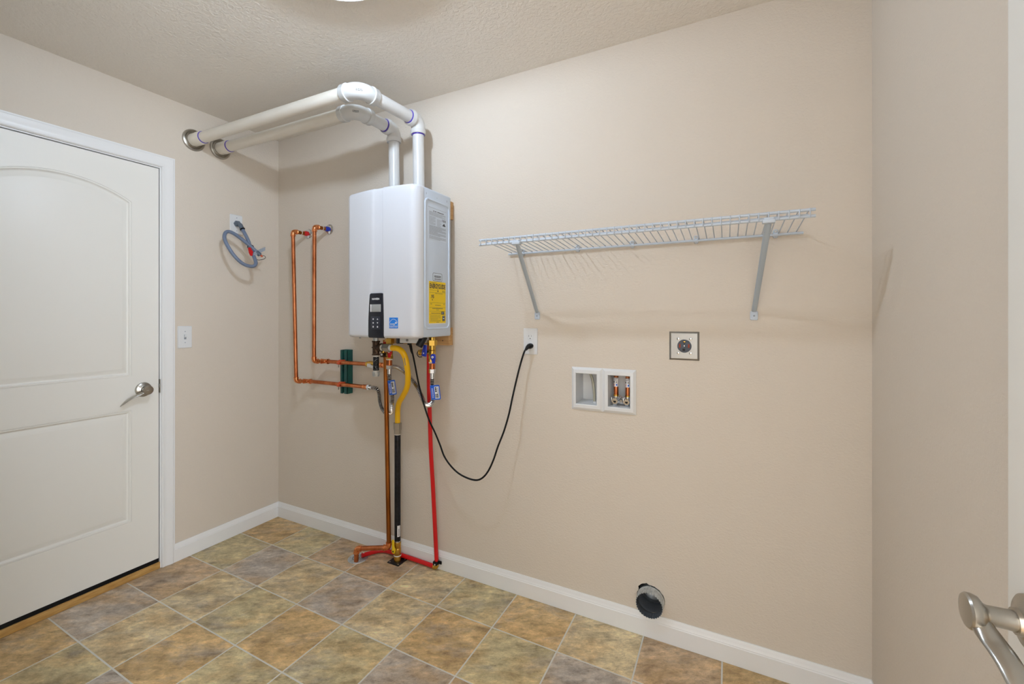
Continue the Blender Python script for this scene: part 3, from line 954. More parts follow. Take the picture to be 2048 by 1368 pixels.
# ================================================================ VENT PIPES
def vent(name, label, pts, hub1, cream, wall_y, ring_sets, clamp=False):
    z = 2.2645; R = 0.0288; H = 0.0345
    t = thing(name, label, 'vent pipe', (0.0, wall_y, z), 'white vent pipes')
    p0, p1, p2, p3 = [Vector(p) for p in pts]
    d0 = (p1-p0).normalized(); d1 = (p2-p1).normalized(); d2 = (p3-p2).normalized()
    part('wall_flange', 'nickel', t, lathe, [(0.032, 0.003), (0.036, 0.010), (0.040, 0.012), (0.044, 0.008), (0.050, 0.012), (0.0565, 0.009), (0.0585, 0.001), (0.055, 0.0005)], p0, X, 40)
    part('coupling', 'pvc_c', t, lathe, [(0.0, 0.0), (H, 0.0), (H, 0.088), (H-0.002, 0.092), (R, 0.092)], p0, d0, 32)
    part('pipe', 'pvc_c', t, tube, [p0+d0*0.085, p1-d0*0.06], R, 28)
    part('pipe', 'pvc', t, tube, [p1+d1*0.06, p2-d1*0.04], R, 28)
    part('pipe', 'pvc', t, tube, [p2+d2*0.04, p3], 0.0278, 28)
    def elbow(bm, p, da, db, la, lb, rad, hub):
        path = fillet([p-da*la, p, p+db*lb], rad, 10)
        tube(bm, path, H, 28)
        for (e, d, l) in ((p-da*la, da, hub), (p+db*lb, -db, hub)):
            lathe(bm, [(R, 0.0), (H+0.0015, 0.0), (H+0.0030, 0.003), (H+0.0030, hub-0.008), (H+0.0042, hub-0.006), (H+0.0042, hub-0.001), (H+0.0006, hub+0.001), (R, hub+0.002)], e, d, 28)
    e1 = part('elbow', 'pvc_f', t, elbow, p1, d0, d1, 0.092, 0.092, 0.058, 0.030)
    e2 = part('elbow', 'pvc', t, elbow, p2, d1, d2, 0.066, 0.066, 0.036, 0.022)
    for kind in ring_sets:
        a, d = {'wall': (p0+d0*0.092, d0), 'e1a': (p1-d0*0.092, -d0), 'e1b': (p1+d1*0.092, d1), 'e2a': (p2-d1*0.066, -d1), 'e2b': (p2+d2*0.066, d2)}[kind]
        part('primer_ring', 'purple', t, lathe, [(R+0.0003, 0.005), (R+0.0022, 0.004), (R+0.0030, -0.0005), (R, -0.001)], a, d, 28)
    # small raised dashes on the outer side of the long elbow
    ln = (d0+d1).normalized(); out = (d0-d1).normalized()
    mid = p1 + (d1-d0).normalized()*0.0187          # centre of the bend's arc midpoint
    nrm = (out*0.96 - Z*0.28).normalized()
    vv = nrm.cross(ln).normalized()
    mk = bmesh.new()
    base = mid + nrm*(H+0.0011)
    print_rows(mk, base, ln, vv, -0.014, 0.014, 0.004, 2, 0.005, 0.0026, 5 if clamp else 8)
    finish(mk, 'moulded_mark', 'ink', e1, 0)
    if clamp:
        part('hose_clamp', 'steel2', t, lathe, [(0.0285, 0.0), (0.0305, 0.0), (0.0305, 0.010), (0.0285, 0.010)], p3+Z*0.004, Z, 28)
        part('clamp_screw', 'steel2', t, box, (p3.x+0.004, p3.y-0.042, p3.z+0.003), (p3.x+0.034, p3.y-0.024, p3.z+0.017), 0.002)
    return t
vent('vent_pipe', 'upper white vent pipe, nearer the room, from left wall to heater top', [(0, -0.520, 2.2640), (1.205, -0.497, 2.2640), (1.232, -0.128, 2.2640), (1.2375, -0.128, HZ1-0.004)], None, True, -0.52, ['wall', 'e2a', 'e2b'], True)
vent('vent_pipe', 'lower white vent pipe in the photo, nearer the back wall', [(0, -0.3763, 2.2645), (1.045, -0.358, 2.2645), (1.058, -0.105, 2.2645), (1.063, -0.105, HZ1-0.004)], None, True, -0.3763, ['wall', 'e1a', 'e1b', 'e2a'])

# ================================================================ COPPER SUPPLY PIPES
def elbow_cu(bm, a, p, b, r=0.0128, rad=0.018, reach=0.026):
    a, p, b = Vector(a), Vector(p), Vector(b)
    da = (a-p).normalized(); db = (b-p).normalized()
    path = fillet([p+da*reach, p, p+db*reach], rad, 8)
    tube(bm, path, r, 18)
    for d in (da, db):
        e = p+d*reach
        lathe(bm, [(r-0.001, -0.012), (r+0.0014, -0.011), (r+0.0014, -0.002), (r+0.0026, -0.0005), (r+0.0026, 0.0025), (r, 0.0035), (r-0.002, 0.0036)], e, d, 18)
CR = 0.0112
def supply(name, label, fx, fz, pv_top, pv_bot, yh, zh, xend, cap_m, x_in):
    t = thing(name, label, 'water pipe', (fx, 0, fz))
    top = Vector((pv_top[0], pv_top[1], fz-0.004)); bot = Vector((pv_bot[0], pv_bot[1], pv_bot[2]))
    a = Vector((fx, -0.0012, fz))
    part('wall_flange', 'chrome', t, lathe, [(0.013, 0.008), (0.020, 0.0075), (0.0285, 0.004), (0.031, 0.0)], a, -Y, 32)
    part('stub_pipe', 'copperd', t, tube, [a+(top-a)*0.015, a+(top-a)*0.86], CR, 16)
    part('end_cap_ring', cap_m, t, lathe, [(CR, 0.006), (0.0150, 0.007), (0.0155, 0.020), (0.0125, 0.034), (CR, 0.035)], a, (top-a), 16, label='coloured sleeve at the wall')
    part('tape_ring', 'teflon', t, lathe, [(CR, 0.0), (CR+.001, 0.0), (CR+.001, 0.004), (CR, 0.004)], a+(top-a).normalized()*0.052, (top-a), 16)
    part('wall_tag', 'paper', t, box, (fx+0.004, -0.012, fz-0.027), (fx+0.016, -0.0095, fz-0.012), 0.001)
    part('elbow', 'copperj', t, elbow_cu, a, top, bot)
    part('riser', 'copper', t, tube, [top+(bot-top).normalized()*0.02, bot-(bot-top).normalized()*0.02], CR, 18)
    c2 = Vector((x_in, yh, zh)); end = Vector((xend, yh, zh))
    part('elbow', 'copperj', t, elbow_cu, top, bot, c2, reach=0.022)
    part('elbow', 'copperj', t, elbow_cu, bot, c2, end, reach=0.024)
    part('horizontal_pipe', 'copper', t, tube, [c2+X*0.02, end], CR, 18)
    part('link_pipe', 'copperj', t, tube, [bot+(c2-bot).normalized()*0.015, c2-(c2-bot).normalized()*0.015], CR, 16)
    return t
hp = supply('hot_water_pipe', 'left copper water pipe with red sleeve at the wall', 0.2851, 1.8112, (0.2885, -0.114), (0.3215, -0.117, 0.913), -0.055, 0.9075, 0.812, 'red', 0.346)
part('end_fitting', 'copperj', hp, lathe, [(CR, 0), (0.0135, 0.001), (0.0135, 0.022), (0.0155, 0.026), (0.0155, 0.032), (0.010, 0.033)], (0.797, -0.055, 0.9075), X, 18)
multi('connector_nut', 'steel2', hp, [(hexnut, (0.829, -0.055, 0.9075), (0.846, -0.055, 0.9075), 0.0165), (cyl, (0.845, -0.055, 0.9075), (0.862, -0.055, 0.9075), 0.0105, 16)])
cpw = supply('cold_water_pipe', 'right copper water pipe with blue sleeve at the wall', 0.4694, 1.8221, (0.4745, -0.114), (0.4745, -0.117, 1.0395), -0.055, 1.0345, 0.838, 'blue', 0.497)
multi('valve_body', 'brass', cpw, [(cyl, (0.826, -0.055, 1.0345), (0.838, -0.055, 1.0345), 0.016, 18), (cyl, (0.838, -0.055, 1.0345), (0.890, -0.055, 1.0345), 0.019, 18, None, 0.004), (cyl, (0.888, -0.055, 1.0345), (0.902, -0.055, 1.0345), 0.0145, 18)])
def vh(bm):
    cyl(bm, (0.862, -0.070, 1.032), (0.862, -0.083, 1.032), 0.010, 16)
    tube(bm, [(0.852, -0.082, 1.032), (0.880, -0.083, 1.027), (0.915, -0.082, 1.019), (0.935, -0.078, 1.015)], [0.010, 0.0085, 0.0090, 0.007], 12, True, (0.35, 1.0), -Y)
part('valve_handle', 'plate', cpw, vh, label='white lever handle')
multi('tail_pipe', 'copperj', cpw, [(tube, [(0.900, -0.055, 1.0345), (0.960, -0.056, 1.0330)], CR, 16), (lathe, [(CR, 0), (0.0145, 0.001), (0.0145, 0.016), (CR, 0.017)], (0.918, -0.055, 1.034), X, 16), (lathe, [(CR, 0), (0.0145, 0.001), (0.0145, 0.018), (CR, 0.019)], (0.945, -0.056, 1.0335), X, 16)])
multi('connector_nut', 'steel2', cpw, [(hexnut, (0.962, -0.056, 1.033), (0.980, -0.057, 1.032), 0.016), (cyl, (0.979, -0.057, 1.032), (0.994, -0.057, 1.031), 0.0105, 16)])
# strut channel with two clamps
sc = thing('strut_channel', 'dark green metal strut channel upright carrying two copper pipes', 'bracket', (0.634, 0, 0.853))
def strut(bm):
    x0, x1, z0, z1, d, t_ = 0.6055, 0.6600, 0.853, 1.105, 0.0415, 0.0026
    box(bm, (x0, -t_, z0), (x1, 0.0, z1)); box(bm, (x0, -d, z0), (x0+t_, 0, z1)); box(bm, (x1-t_, -d, z0), (x1, 0, z1))
    box(bm, (x0, -d, z0), (x0+0.0155, -d+t_, z1)); box(bm, (x1-0.0265, -d, z0), (x1, -d+t_, z1))
    box(bm, (x0+0.013, -d, z0), (x0+0.0155, -d+0.009, z1)); box(bm, (x1-0.0265, -d, z0), (x1-0.0240, -d+0.009, z1))
part('channel', 'green', sc, strut, smooth=0)
for zc in (0.9075, 1.0345):
    def clamp(bm):
        xc = 0.622
        lathe(bm, [(CR+0.0003, -0.010), (CR+0.0026, -0.010), (CR+0.0026, 0.010), (CR+0.0003, 0.010)], (xc, -0.055, zc), X, 20)
        box(bm, (xc-0.010, -0.055-CR-0.010, zc-0.0105), (xc+0.010, -0.055-CR+0.003, zc+0.0015), 0.001)
        box(bm, (xc-0.010, -0.060, zc+CR-0.001), (xc+0.026, -0.0415, zc+CR+0.0035), 0.001)
    c_ = part('pipe_clamp', 'orange', sc, clamp, label='rust orange pipe clamp')
    part('clamp_bolt', 'nickel', c_, cyl, (0.618, -0.067, zc-0.008), (0.618, -0.067, zc-0.028), 0.0028, 8)

# ---- corrugated hoses
def corr(bm, path, r0=0.0078, r1=0.0118, pitch=0.0076):
    p = spline(path, pitch/6)
    seq = [r0, r0, r0+0.0016, r1, r1, r0+0.0016]
    n0 = len(bm.faces)
    tube(bm, p, [seq[i % 6] for i in range(len(p))], 14)
    bm.faces.ensure_lookup_table()
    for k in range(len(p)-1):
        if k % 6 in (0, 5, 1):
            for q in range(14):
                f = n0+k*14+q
                if f < len(bm.faces): bm.faces[f].material_index = 1  # groove shade painted in as black between the steel rings
def flexhose(name, label, path, nut_a, nut_b, tagpts, rows_seed, code):
    t = thing(name, label, 'hose', path[0])
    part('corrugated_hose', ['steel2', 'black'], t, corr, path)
    for nb in (nut_a,):
        a, b = Vector(nb[0]), Vector(nb[1])
        d = (b-a)
        multi('hose_nut', 'steel2', t, [(hexnut, a, a+d*0.42, 0.0165), (cyl, a+d*0.40, b, 0.0108, 16)])
    c0, c1, c2, c3 = [Vector(p) for p in tagpts]
    u = (c1-c0); v = (c0-c3); wd, hh = u.length, v.length
    u.normalize(); v = (v - u*v.dot(u)).normalized(); n = u.cross(v)
    tg = part('hang_tag', 'bluetag', t, prism, rrect(0, 0, wd, hh, 0.005), c3-n*0.0015, u, v, n, 0.0016, label='blue paper tag')
    lbw = part('tag_label', 'paper', tg, prism, [(wd*0.45, hh*0.08), (wd*0.92, hh*0.08), (wd*0.92, hh*0.90), (wd*0.45, hh*0.90)], c3, u, v, n, 0.0008)
    bm = bmesh.new()
    o = c3+n*0.0010
    print_rows(bm, o, v, -u, hh*0.52, hh*0.86, -wd*0.52, 1, 0.005, 0.0085, rows_seed, 1.6)
    print_rows(bm, o, v, -u, hh*0.14, hh*0.40, -wd*0.50, 2, 0.008, 0.0058, rows_seed+3, 1.6)
    print_rows(bm, o, v, -u, hh*0.14, hh*0.84, -wd*0.76, 2, 0.004, 0.0018, rows_seed+4)
    for f in bm.faces: f.normal_update()
    finish(bm, 'tag_print', 'ink', tg, 0)
    bm = bmesh.new()
    print_rows(bm, c3+n*0.0004, v, -u, hh*0.12, hh*0.8, -wd*0.14, 2, 0.006, 0.0022, rows_seed+9)
    finish(bm, 'tag_print', 'paper', tg, 0)
    return t
HV = 1.066; VYH = -0.148; VY = -0.17
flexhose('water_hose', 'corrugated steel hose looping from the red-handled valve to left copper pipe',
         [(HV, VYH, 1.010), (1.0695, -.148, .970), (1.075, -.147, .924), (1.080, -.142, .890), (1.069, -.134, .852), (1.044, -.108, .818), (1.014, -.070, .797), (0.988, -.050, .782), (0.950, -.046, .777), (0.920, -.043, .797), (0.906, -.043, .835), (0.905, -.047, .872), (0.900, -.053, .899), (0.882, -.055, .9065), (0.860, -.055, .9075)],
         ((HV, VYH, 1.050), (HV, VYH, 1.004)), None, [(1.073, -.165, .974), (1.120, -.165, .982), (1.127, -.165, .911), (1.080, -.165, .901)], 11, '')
CV = 1.348
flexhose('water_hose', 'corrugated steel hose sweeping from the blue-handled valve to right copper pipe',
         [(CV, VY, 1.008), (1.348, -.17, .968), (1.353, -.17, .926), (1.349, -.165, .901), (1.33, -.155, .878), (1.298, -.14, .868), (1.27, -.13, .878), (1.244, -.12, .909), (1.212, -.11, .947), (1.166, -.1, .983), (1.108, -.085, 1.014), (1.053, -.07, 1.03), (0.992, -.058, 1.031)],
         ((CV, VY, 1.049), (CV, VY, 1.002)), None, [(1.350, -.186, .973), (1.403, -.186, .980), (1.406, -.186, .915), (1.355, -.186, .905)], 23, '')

# ---- isolation valves under the heater
def iso(name, label, cx, mh, hot):
    y = VYH if hot else VY
    t = thing(name, label, 'valve', (cx, y, 1.199))
    multi('valve_body', 'brass', t, [
        (cyl, (cx, y, 1.200), (cx, y, 1.176), 0.015, 18), (hexnut, (cx, y, 1.186), (cx, y, 1.160), 0.024), (cyl, (cx, y, 1.162), (cx, y, 1.140), 0.017, 18),
        (cyl, (cx, y, 1.140), (cx, y, 1.094), 0.0175, 18, None, 0.004), (hexnut, (cx, y, 1.098), (cx, y, 1.082), 0.0185)])
    part('tape_ring', 'teflon', t, cyl, (cx, y, 1.083), (cx, y, 1.077), 0.0165, 16)
    part('copper_nipple', 'copper', t, cyl, (cx, y, 1.078), (cx, y, 1.048), 0.0142, 18)
    def handle(bm, p, l, wdt, tilt, yy):
        p = Vector(p); d = Vector((tilt, 0, -1)).normalized()
        pts = [p-d*0.014, p-d*0.006, p+d*0.006, p+d*l*0.6, p+d*l]
        tube(bm, pts, [0.009*wdt, 0.0145*wdt, 0.0145*wdt, 0.010*wdt, 0.0085*wdt], 14, True, (0.36, 1.0), -Y)
    hx = cx+(0.020 if hot else 0.021)
    h = part('valve_handle', mh, t, handle, (hx, y-0.021, 1.121 if hot else 1.108), 0.030, 1.05, -0.15 if hot else 0.1, y, label='red wing handle' if hot else 'blue wing handle')
    multi('handle_screw', 'paper', h, [(cyl, (hx, y-0.0255, 1.121 if hot else 1.108), (hx, y-0.0275, 1.121 if hot else 1.108), 0.0058, 14)])
    multi('handle_nut', 'ink', h, [(cyl, (hx, y-0.0270, 1.121 if hot else 1.108), (hx, y-0.0282, 1.121 if hot else 1.108), 0.0024, 8)])
    return t, hx
tv, hx = iso('hot_valve', 'brass valve with red handle under the heater, behind yellow hose nut', HV, 'red', True)
multi('service_port', 'brass', tv, [(cyl, (HV, VYH, 1.150), (HV-0.038, VYH-0.006, 1.150), 0.0115, 14), (cyl, (HV-0.036, VYH-0.006, 1.158), (HV-0.036, VYH-0.006, 1.104), 0.0105, 14)])
multi('port_cap', 'iron', tv, [(box, (HV-0.047, VYH-0.017, 1.090), (HV-0.025, VYH+0.004, 1.113), 0.002)])
part('port_mark', 'paper', tv, cyl, (HV-0.036, VYH-0.0172, 1.104), (HV-0.036, VYH-0.0182, 1.104), 0.006, 12)
multi('red_clip', 'red', tv, [(box, (HV-0.024, VYH-0.020, 1.160), (HV-0.006, VYH-0.012, 1.169), 0.001)])
tv, hx = iso('cold_valve', 'brass valve with two blue handles under the right of the heater', CV, 'blue', False)
multi('service_port', 'brass', tv, [(cyl, (CV, VY, 1.130), (CV-0.045, VY-0.018, 1.128), 0.0115, 14), (hexnut, (CV-0.038, VY-0.016, 1.128), (CV-0.052, VY-0.021, 1.127), 0.0165), (cyl, (CV-0.050, VY-0.021, 1.127), (CV-0.060, VY-0.025, 1.126), 0.0135, 14)])
def ph2(bm):
    tube(bm, [(CV-0.014, VY-0.036, 1.164), (CV-0.015, VY-0.037, 1.150), (CV-0.017, VY-0.038, 1.132), (CV-0.021, VY-0.037, 1.112)], [0.009, 0.011, 0.0145, 0.0135], 14, True, (0.4, 1.0), -Y)
h = part('port_handle', 'blue', tv, ph2, label='second blue handle')
part('handle_screw', 'paper', h, box, (CV-0.021, VY-0.045, 1.123), (CV-0.015, VY-0.0425, 1.129), 0.0008)
def strap(bm):
    tube(bm, spline([(CV-0.060, VY-0.026, 1.138), (CV-0.066, VY-0.030, 1.120), (CV-0.052, VY-0.034, 1.107), (CV-0.034, VY-0.034, 1.108)], 0.004), 0.0022, 8)
part('cap_strap', 'rubber', tv, strap)

# ================================================================ GAS LINE
gx, gy = 1.042, -0.057
gr = thing('gas_riser', 'black iron gas pipe rising from a square floor plate', 'gas pipe', (gx, gy, 0))
fp = part('floor_plate', 'black', gr, box, (gx-0.039, gy-0.037, 0.0), (gx+0.036, gy+0.037, 0.005), 0.001)
for (sx, sy) in ((-1, -1), (1, -1), (1, 1), (-1, 1)):
    part('screw', 'steel', fp, cyl, (gx+sx*0.028, gy+sy*0.028, 0.0045), (gx+sx*0.028, gy+sy*0.028, 0.0058), 0.0045, 10)
part('valve_body', 'brass', gr, lathe, [(0, 0.003), (0.0195, 0.003), (0.0195, 0.030), (0.0185, 0.033), (0.0185, 0.038), (0.0190, 0.040), (0.0190, 0.072), (0.0175, 0.075), (0.0185, 0.080), (0.0185, 0.104), (0.016, 0.107), (0, 0.107)], (gx, gy, 0), Z, 24)
part('valve_ring', 'teflon', gr, lathe, [(0.0185, 0.032), (0.0199, 0.033), (0.0199, 0.037), (0.0185, 0.038)], (gx, gy, 0), Z, 24)
def gh(bm):
    c = Vector((gx-0.004, gy-0.026, 0.070))
    tube(bm, [c+V(-0.003, 0, -0.016), c+V(-0.002, 0, -0.006), c+V(0, 0, 0.006), c+V(-0.004, 0, 0.020), c+V(-0.006, 0.002, 0.052)], [0.008, 0.0125, 0.0125, 0.0085, 0.0085], 12, True, (0.40, 1.0), -Y)
    cyl(bm, c+V(0, 0.014, 0), c+V(0, 0, 0), 0.007, 12)
gx_h = part('valve_handle', 'yellowp', gr, gh, label='yellow lever handle')
part('handle_screw', 'black', gx_h, cyl, (gx-0.004, gy-0.031, 0.066), (gx-0.004, gy-0.0325, 0.066), 0.004, 10)
part('pipe_dope', 'galv', gr, cyl, (gx, gy, 0.106), (gx, gy, 0.120), 0.0155, 20)
bp_ = part('black_pipe', 'blackpipe', gr, cyl, (gx, gy, 0.112), (gx, gy, 0.672), 0.0162, 24)
def curved_label(bm, c, r, z0, z1, a0, a1, n=6, slope=0.0):
    A, B = [], []
    for k in range(n+1):
        a = a0+(a1-a0)*k/n
        A.append(bm.verts.new((c[0]+r*math.cos(a), c[1]+r*math.sin(a), z0+slope*k/n)))
        B.append(bm.verts.new((c[0]+r*math.cos(a), c[1]+r*math.sin(a), z1+slope*k/n)))
    for k in range(n):
        bm.faces.new((A[k], A[k+1], B[k+1], B[k]))
pl = part('pipe_label', 'paper', bp_, curved_label, (gx, gy), 0.0166, 0.137, 0.196, math.radians(-55), math.radians(5))
def bars(bm):
    for k in range(9):
        z = 0.143+k*0.0042
        curved_label(bm, (gx, gy), 0.0168, z, z+0.0018, math.radians(-38), math.radians(-14), 3)
part('label_print', 'ink', bp_, bars, smooth=0)
part('pipe_dope', 'teflon', gr, cyl, (gx, gy, 0.670), (gx, gy, 0.677), 0.0160, 20)
multi('pipe_nut', 'nickel', gr, [(hexnut, (gx, gy, 0.676), (gx, gy, 0.700), 0.0185), (hexnut, (gx, gy, 0.700), (gx, gy, 0.736), 0.0215)])
yh = thing('gas_hose', 'yellow coated flexible gas hose bulging right below the heater', 'gas hose', (gx, gy, 0.73))
part('hose', 'yellow', yh, tube, spline([(gx, gy, 0.728), (1.043, -.058, .765), (1.048, -.063, .800), (1.075, -.085, .848), (1.122, -.11, .892), (1.172, -.14, .943), (1.199, -.165, .998), (1.206, -.18, 1.049), (1.203, -.19, 1.096), (1.191, -.197, 1.125), (1.165, -.20, 1.141), (1.130, -.20, 1.1430), (1.120, -.20, 1.1430)], 0.008), 0.0142, 18)
part('hose_print', 'inkgrey', yh, tube, [(1.2095, -.2060, 1.098), (1.2105, -.2035, 1.080), (1.2120, -.2000, 1.062)], 0.0022, 6, True, (0.3, 1.0), -Y)
part('hose_collar', 'paper', yh, cyl, (1.114, -.20, 1.1430), (1.127, -.20, 1.1430), 0.0150, 18)
multi('hose_nut', 'nickel', yh, [(hexnut, (1.086, -.20, 1.1430), (1.115, -.20, 1.1430), 0.0215)])
tx, ty = 1.024, -0.20
dl = thing('drip_leg', 'dark iron tee with capped drip leg hanging under the heater', 'pipe fitting', (tx, ty, 1.199))
part('nipple', 'galv', dl, cyl, (tx, ty, 1.201), (tx, ty, 1.172), 0.0145, 18)
def tee(bm):
    for z0, z1 in ((1.176, 1.168), (1.111, 1.103)):
        cyl(bm, (tx, ty, z0), (tx, ty, z1), 0.0205, 20, None, 0.0015)
    cyl(bm, (tx, ty, 1.170), (tx, ty, 1.108), 0.0175, 20)
    cyl(bm, (tx, ty, 1.143), (tx+0.034, ty, 1.143), 0.0175, 20)
    cyl(bm, (tx+0.030, ty, 1.143), (tx+0.038, ty, 1.143), 0.0215, 20, None, 0.0015)
te = part('tee', 'iron', dl, tee)
part('tee_ribs', 'iron', te, (lambda bm: [box(bm, (tx-0.003, ty-0.0195, 1.112), (tx+0.003, ty-0.010, 1.167), 0.001), box(bm, (tx-0.012, ty-0.0190, 1.140), (tx+0.034, ty-0.010, 1.146), 0.001)]))
part('pipe_dope', 'teflon', dl, cyl, (tx+0.038, ty, 1.143), (tx+0.045, ty, 1.143), 0.0160, 18)
multi('union_nut', 'steel', dl, [(hexnut, (tx+0.046, ty, 1.143), (tx+0.062, ty, 1.143), 0.0165)])
part('pipe_dope', 'teflon', dl, cyl, (tx, ty, 1.104), (tx, ty, 1.096), 0.0150, 18)
def speck(bm):
    cyl(bm, (tx, ty, 1.098), (tx, ty, 1.026), 0.0148, 22)
lg = part('leg_pipe', 'blackpipe', dl, speck)
def scuff(bm):
    rnd = random.Random(5)
    for k in range(26):
        a = math.radians(rnd.uniform(-150, -20)); z = rnd.uniform(1.03, 1.092)
        curved_label(bm, (tx, ty), 0.0150, z, z+rnd.uniform(0.0015, 0.004), a, a+rnd.uniform(0.05, 0.25), 2, rnd.uniform(-.003, .003))
part('pipe_print', 'inkgrey', lg, scuff, smooth=0)
part('pipe_dope', 'teflon', dl, cyl, (tx, ty, 1.027), (tx, ty, 1.019), 0.0152, 18)
part('cap', 'galv', dl, lathe, [(0.0165, 0.0), (0.0190, 0.001), (0.0190, 0.006), (0.0180, 0.008), (0.0180, 0.018), (0.015, 0.024), (0, 0.025)], (tx, ty, 1.021), -Z, 22)

# ================================================================ DRAINS
dp = thing('drain_pipe', 'dull copper pipe running down to the floor drain', 'drain pipe', (1.002, -0.078, 0.075))
pA, pB, pC, pD = Vector((0.992, -0.096, 1.175)), Vector((1.0035, -0.0800, 0.075)), Vector((0.8535, -0.162, 0.0705)), Vector((0.8515, -0.163, 0.004))
part('riser', 'copperd', dp, tube, [pA, pB-(pB-pA).normalized()*0.02], 0.0122, 18)
part('elbow', 'copperj', dp, elbow_cu, pA, pB, pC, 0.0138, 0.018, 0.026)
part('floor_pipe', 'copper', dp, tube, [pB+(pC-pB).normalized()*0.02, pC-(pC-pB).normalized()*0.02], 0.0122, 18)
part('elbow', 'copperj', dp, elbow_cu, pB, pC, pC+(pD-pC)*0.5, 0.0138, 0.018, 0.022)
part('outlet_pipe', 'copper', dp, tube, [pC+(pD-pC)*0.25, pD], 0.0122, 18)
dc = Vector((0.8345, -0.134, 0))
fd = thing('floor_drain', 'round metal floor drain set in the tiles near back wall', 'floor drain', dc)
part('rim', 'galv', fd, lathe, [(0.0, 0.0008), (0.034, 0.0008), (0.036, 0.003), (0.046, 0.0035), (0.0515, 0.002), (0.0525, 0.0)], dc, Z, 40)
part('grate', 'galv', fd, lathe, [(0.0355, 0.0026), (0.033, 0.0034), (0.0, 0.0034)], dc, Z, 36)
def holes(bm):
    for r_, n_ in ((0.0, 1), (0.009, 6), (0.018, 12), (0.027, 17)):
        for k in range(n_):
            a = 2*PI*k/n_
            c = dc+V(r_*math.cos(a), r_*math.sin(a), 0.0034)
            cyl(bm, c, c+Z*0.0003, 0.0027, 8)
part('drain_holes', 'black', fd, holes, smooth=0)['kind'] = 'stuff'
part('screw', 'steel2', fd, cyl, dc+V(-0.038, -0.016, 0.003), dc+V(-0.038, -0.016, 0.005), 0.004, 10)
# red relief pipe
rp = thing('relief_pipe', 'red plastic pipe falling to the floor and along the baseboard to the drain', 'drain pipe', (1.27, -0.03, 0.02))
part('riser', 'redpex', rp, tube, spline([(1.322, -.155, 1.165), (1.306, -.138, 1.125), (1.292, -.120, 1.05), (1.281, -.105, .95), (1.274, -.088, .807), (1.266, -.068, .626), (1.264, -.048, .443), (1.268, -.036, .234), (1.2745, -.030, .050)], 0.02), 0.0108, 16)
part('floor_run', 'redpex', rp, tube, spline([(1.258, -.0275, .0165), (1.16, -.0256, .0175), (1.075, -.0255, .0182), (1.010, -.0255, .0182), (0.960, -.0256, .0168), (0.922, -.029, .0140), (0.893, -.048, .0135), (0.872, -.085, .0140), (0.853, -.125, .0160)], 0.008), 0.0108, 16)
part('pipe_end', 'paper', rp, cyl, (0.8585, -.1120, .0155), (0.8570, -.1155, .0270), 0.004, 6)
part('elbow_fitting', 'brass', rp, elbow_cu, (1.2745, -.030, .06), (1.2738, -.0295, .0165), (1.24, -.0285, .0160), 0.0095, 0.010, 0.016)
multi('pipe_hanger', 'black', rp, [(lathe, [(0.0112, 0), (0.0142, 0), (0.0142, 0.014), (0.0112, 0.014)], (1.2738, -.030, .036), Z, 18), (box, (1.280, -.034, .040), (1.306, -.028, .056), 0.002), (box, (1.262, -.047, .034), (1.286, -.040, .052), 0.002)])
part('hanger_screw', 'paper', rp, cyl, (1.276, -.047, .040), (1.276, -.0495, .040), 0.003, 8)

# ================================================================ POWER
pcd = thing('power_cord', 'black power cord hanging in a loop from heater to wall outlet', 'cord', (1.22, -0.17, 1.16))
part('cord', 'rubber', pcd, tube, spline([(1.224, -.182, 1.164), (1.228, -.176, 1.135), (1.232, -.17, 1.115), (1.242, -.165, 1.062), (1.262, -.16, .965), (1.289, -.155, .87), (1.315, -.15, .799), (1.346, -.145, .741), (1.372, -.14, .684), (1.394, -.138, .634), (1.426, -.135, .595), (1.466, -.132, .565), (1.511, -.13, .549), (1.558, -.127, .544), (1.591, -.124, .556), (1.619, -.118, .588), (1.643, -.11, .64), (1.663, -.1, .706), (1.689, -.09, .778), (1.709, -.08, .855), (1.722, -.07, .93), (1.74, -.06, 1.02), (1.755, -.05, 1.089), (1.770, -.045, 1.138), (1.7785, -.036, 1.155)], 0.01), 0.0042, 10)
part('strain_relief', 'rubber', pcd, tube, [(1.2245, -.181, 1.168), (1.229, -.175, 1.130), (1.231, -.171, 1.118)], [0.0075, 0.0062, 0.0048], 12)
def plug(bm):
    tube(bm, [(1.7745, -.040, 1.146), (1.7790, -.034, 1.156), (1.7835, -.026, 1.161), (1.7850, -.015, 1.162), (1.7850, -.0065, 1.162)], [0.0062, 0.0095, 0.0135, 0.0148, 0.0140], 14, True, (0.86, 1.0), Z)
part('plug', 'rubber', pcd, plug)
ot = thing('duplex_outlet', 'white duplex wall outlet with black plug in lower socket', 'outlet', (1.7823, 0, 1.183))
def platef(bm, x0, x1, z0, z1, d=0.006, bev=0.003):
    prism(bm, rrect(x0, z0, x1, z1, 0.003, 2), (0, 0, 0), X, Z, -Y, d, bev)
part('cover_plate', 'plate', ot, platef, 1.7475, 1.817, 1.1225, 1.243)
for zc in (1.2035, 1.1625):
    f = part('socket_face', 'plate', ot, prism, [(1.7822+0.0172*math.cos(a)*(1 if abs(math.cos(a)) < 0.82 else 0.82/abs(math.cos(a))), zc+0.0150*math.sin(a)) for a in [2*PI*k/28 for k in range(28)]], (0, -0.005, 0), X, Z, -Y, 0.0022, 0.0005)
    multi('socket_slots', 'ink', f, [(box, (1.7750, -.00735, zc+0.0005), (1.7764, -.0070, zc+0.0085)), (box, (1.7880, -.00735, zc+0.0010), (1.7892, -.0070, zc+0.0080)), (cyl, (1.7822, -.0070, zc-0.0072), (1.7822, -.00735, zc-0.0072), 0.0024, 10)])
part('plate_screw', 'plate', ot, cyl, (1.7822, -.0055, 1.183), (1.7822, -.0068, 1.183), 0.0028, 12)
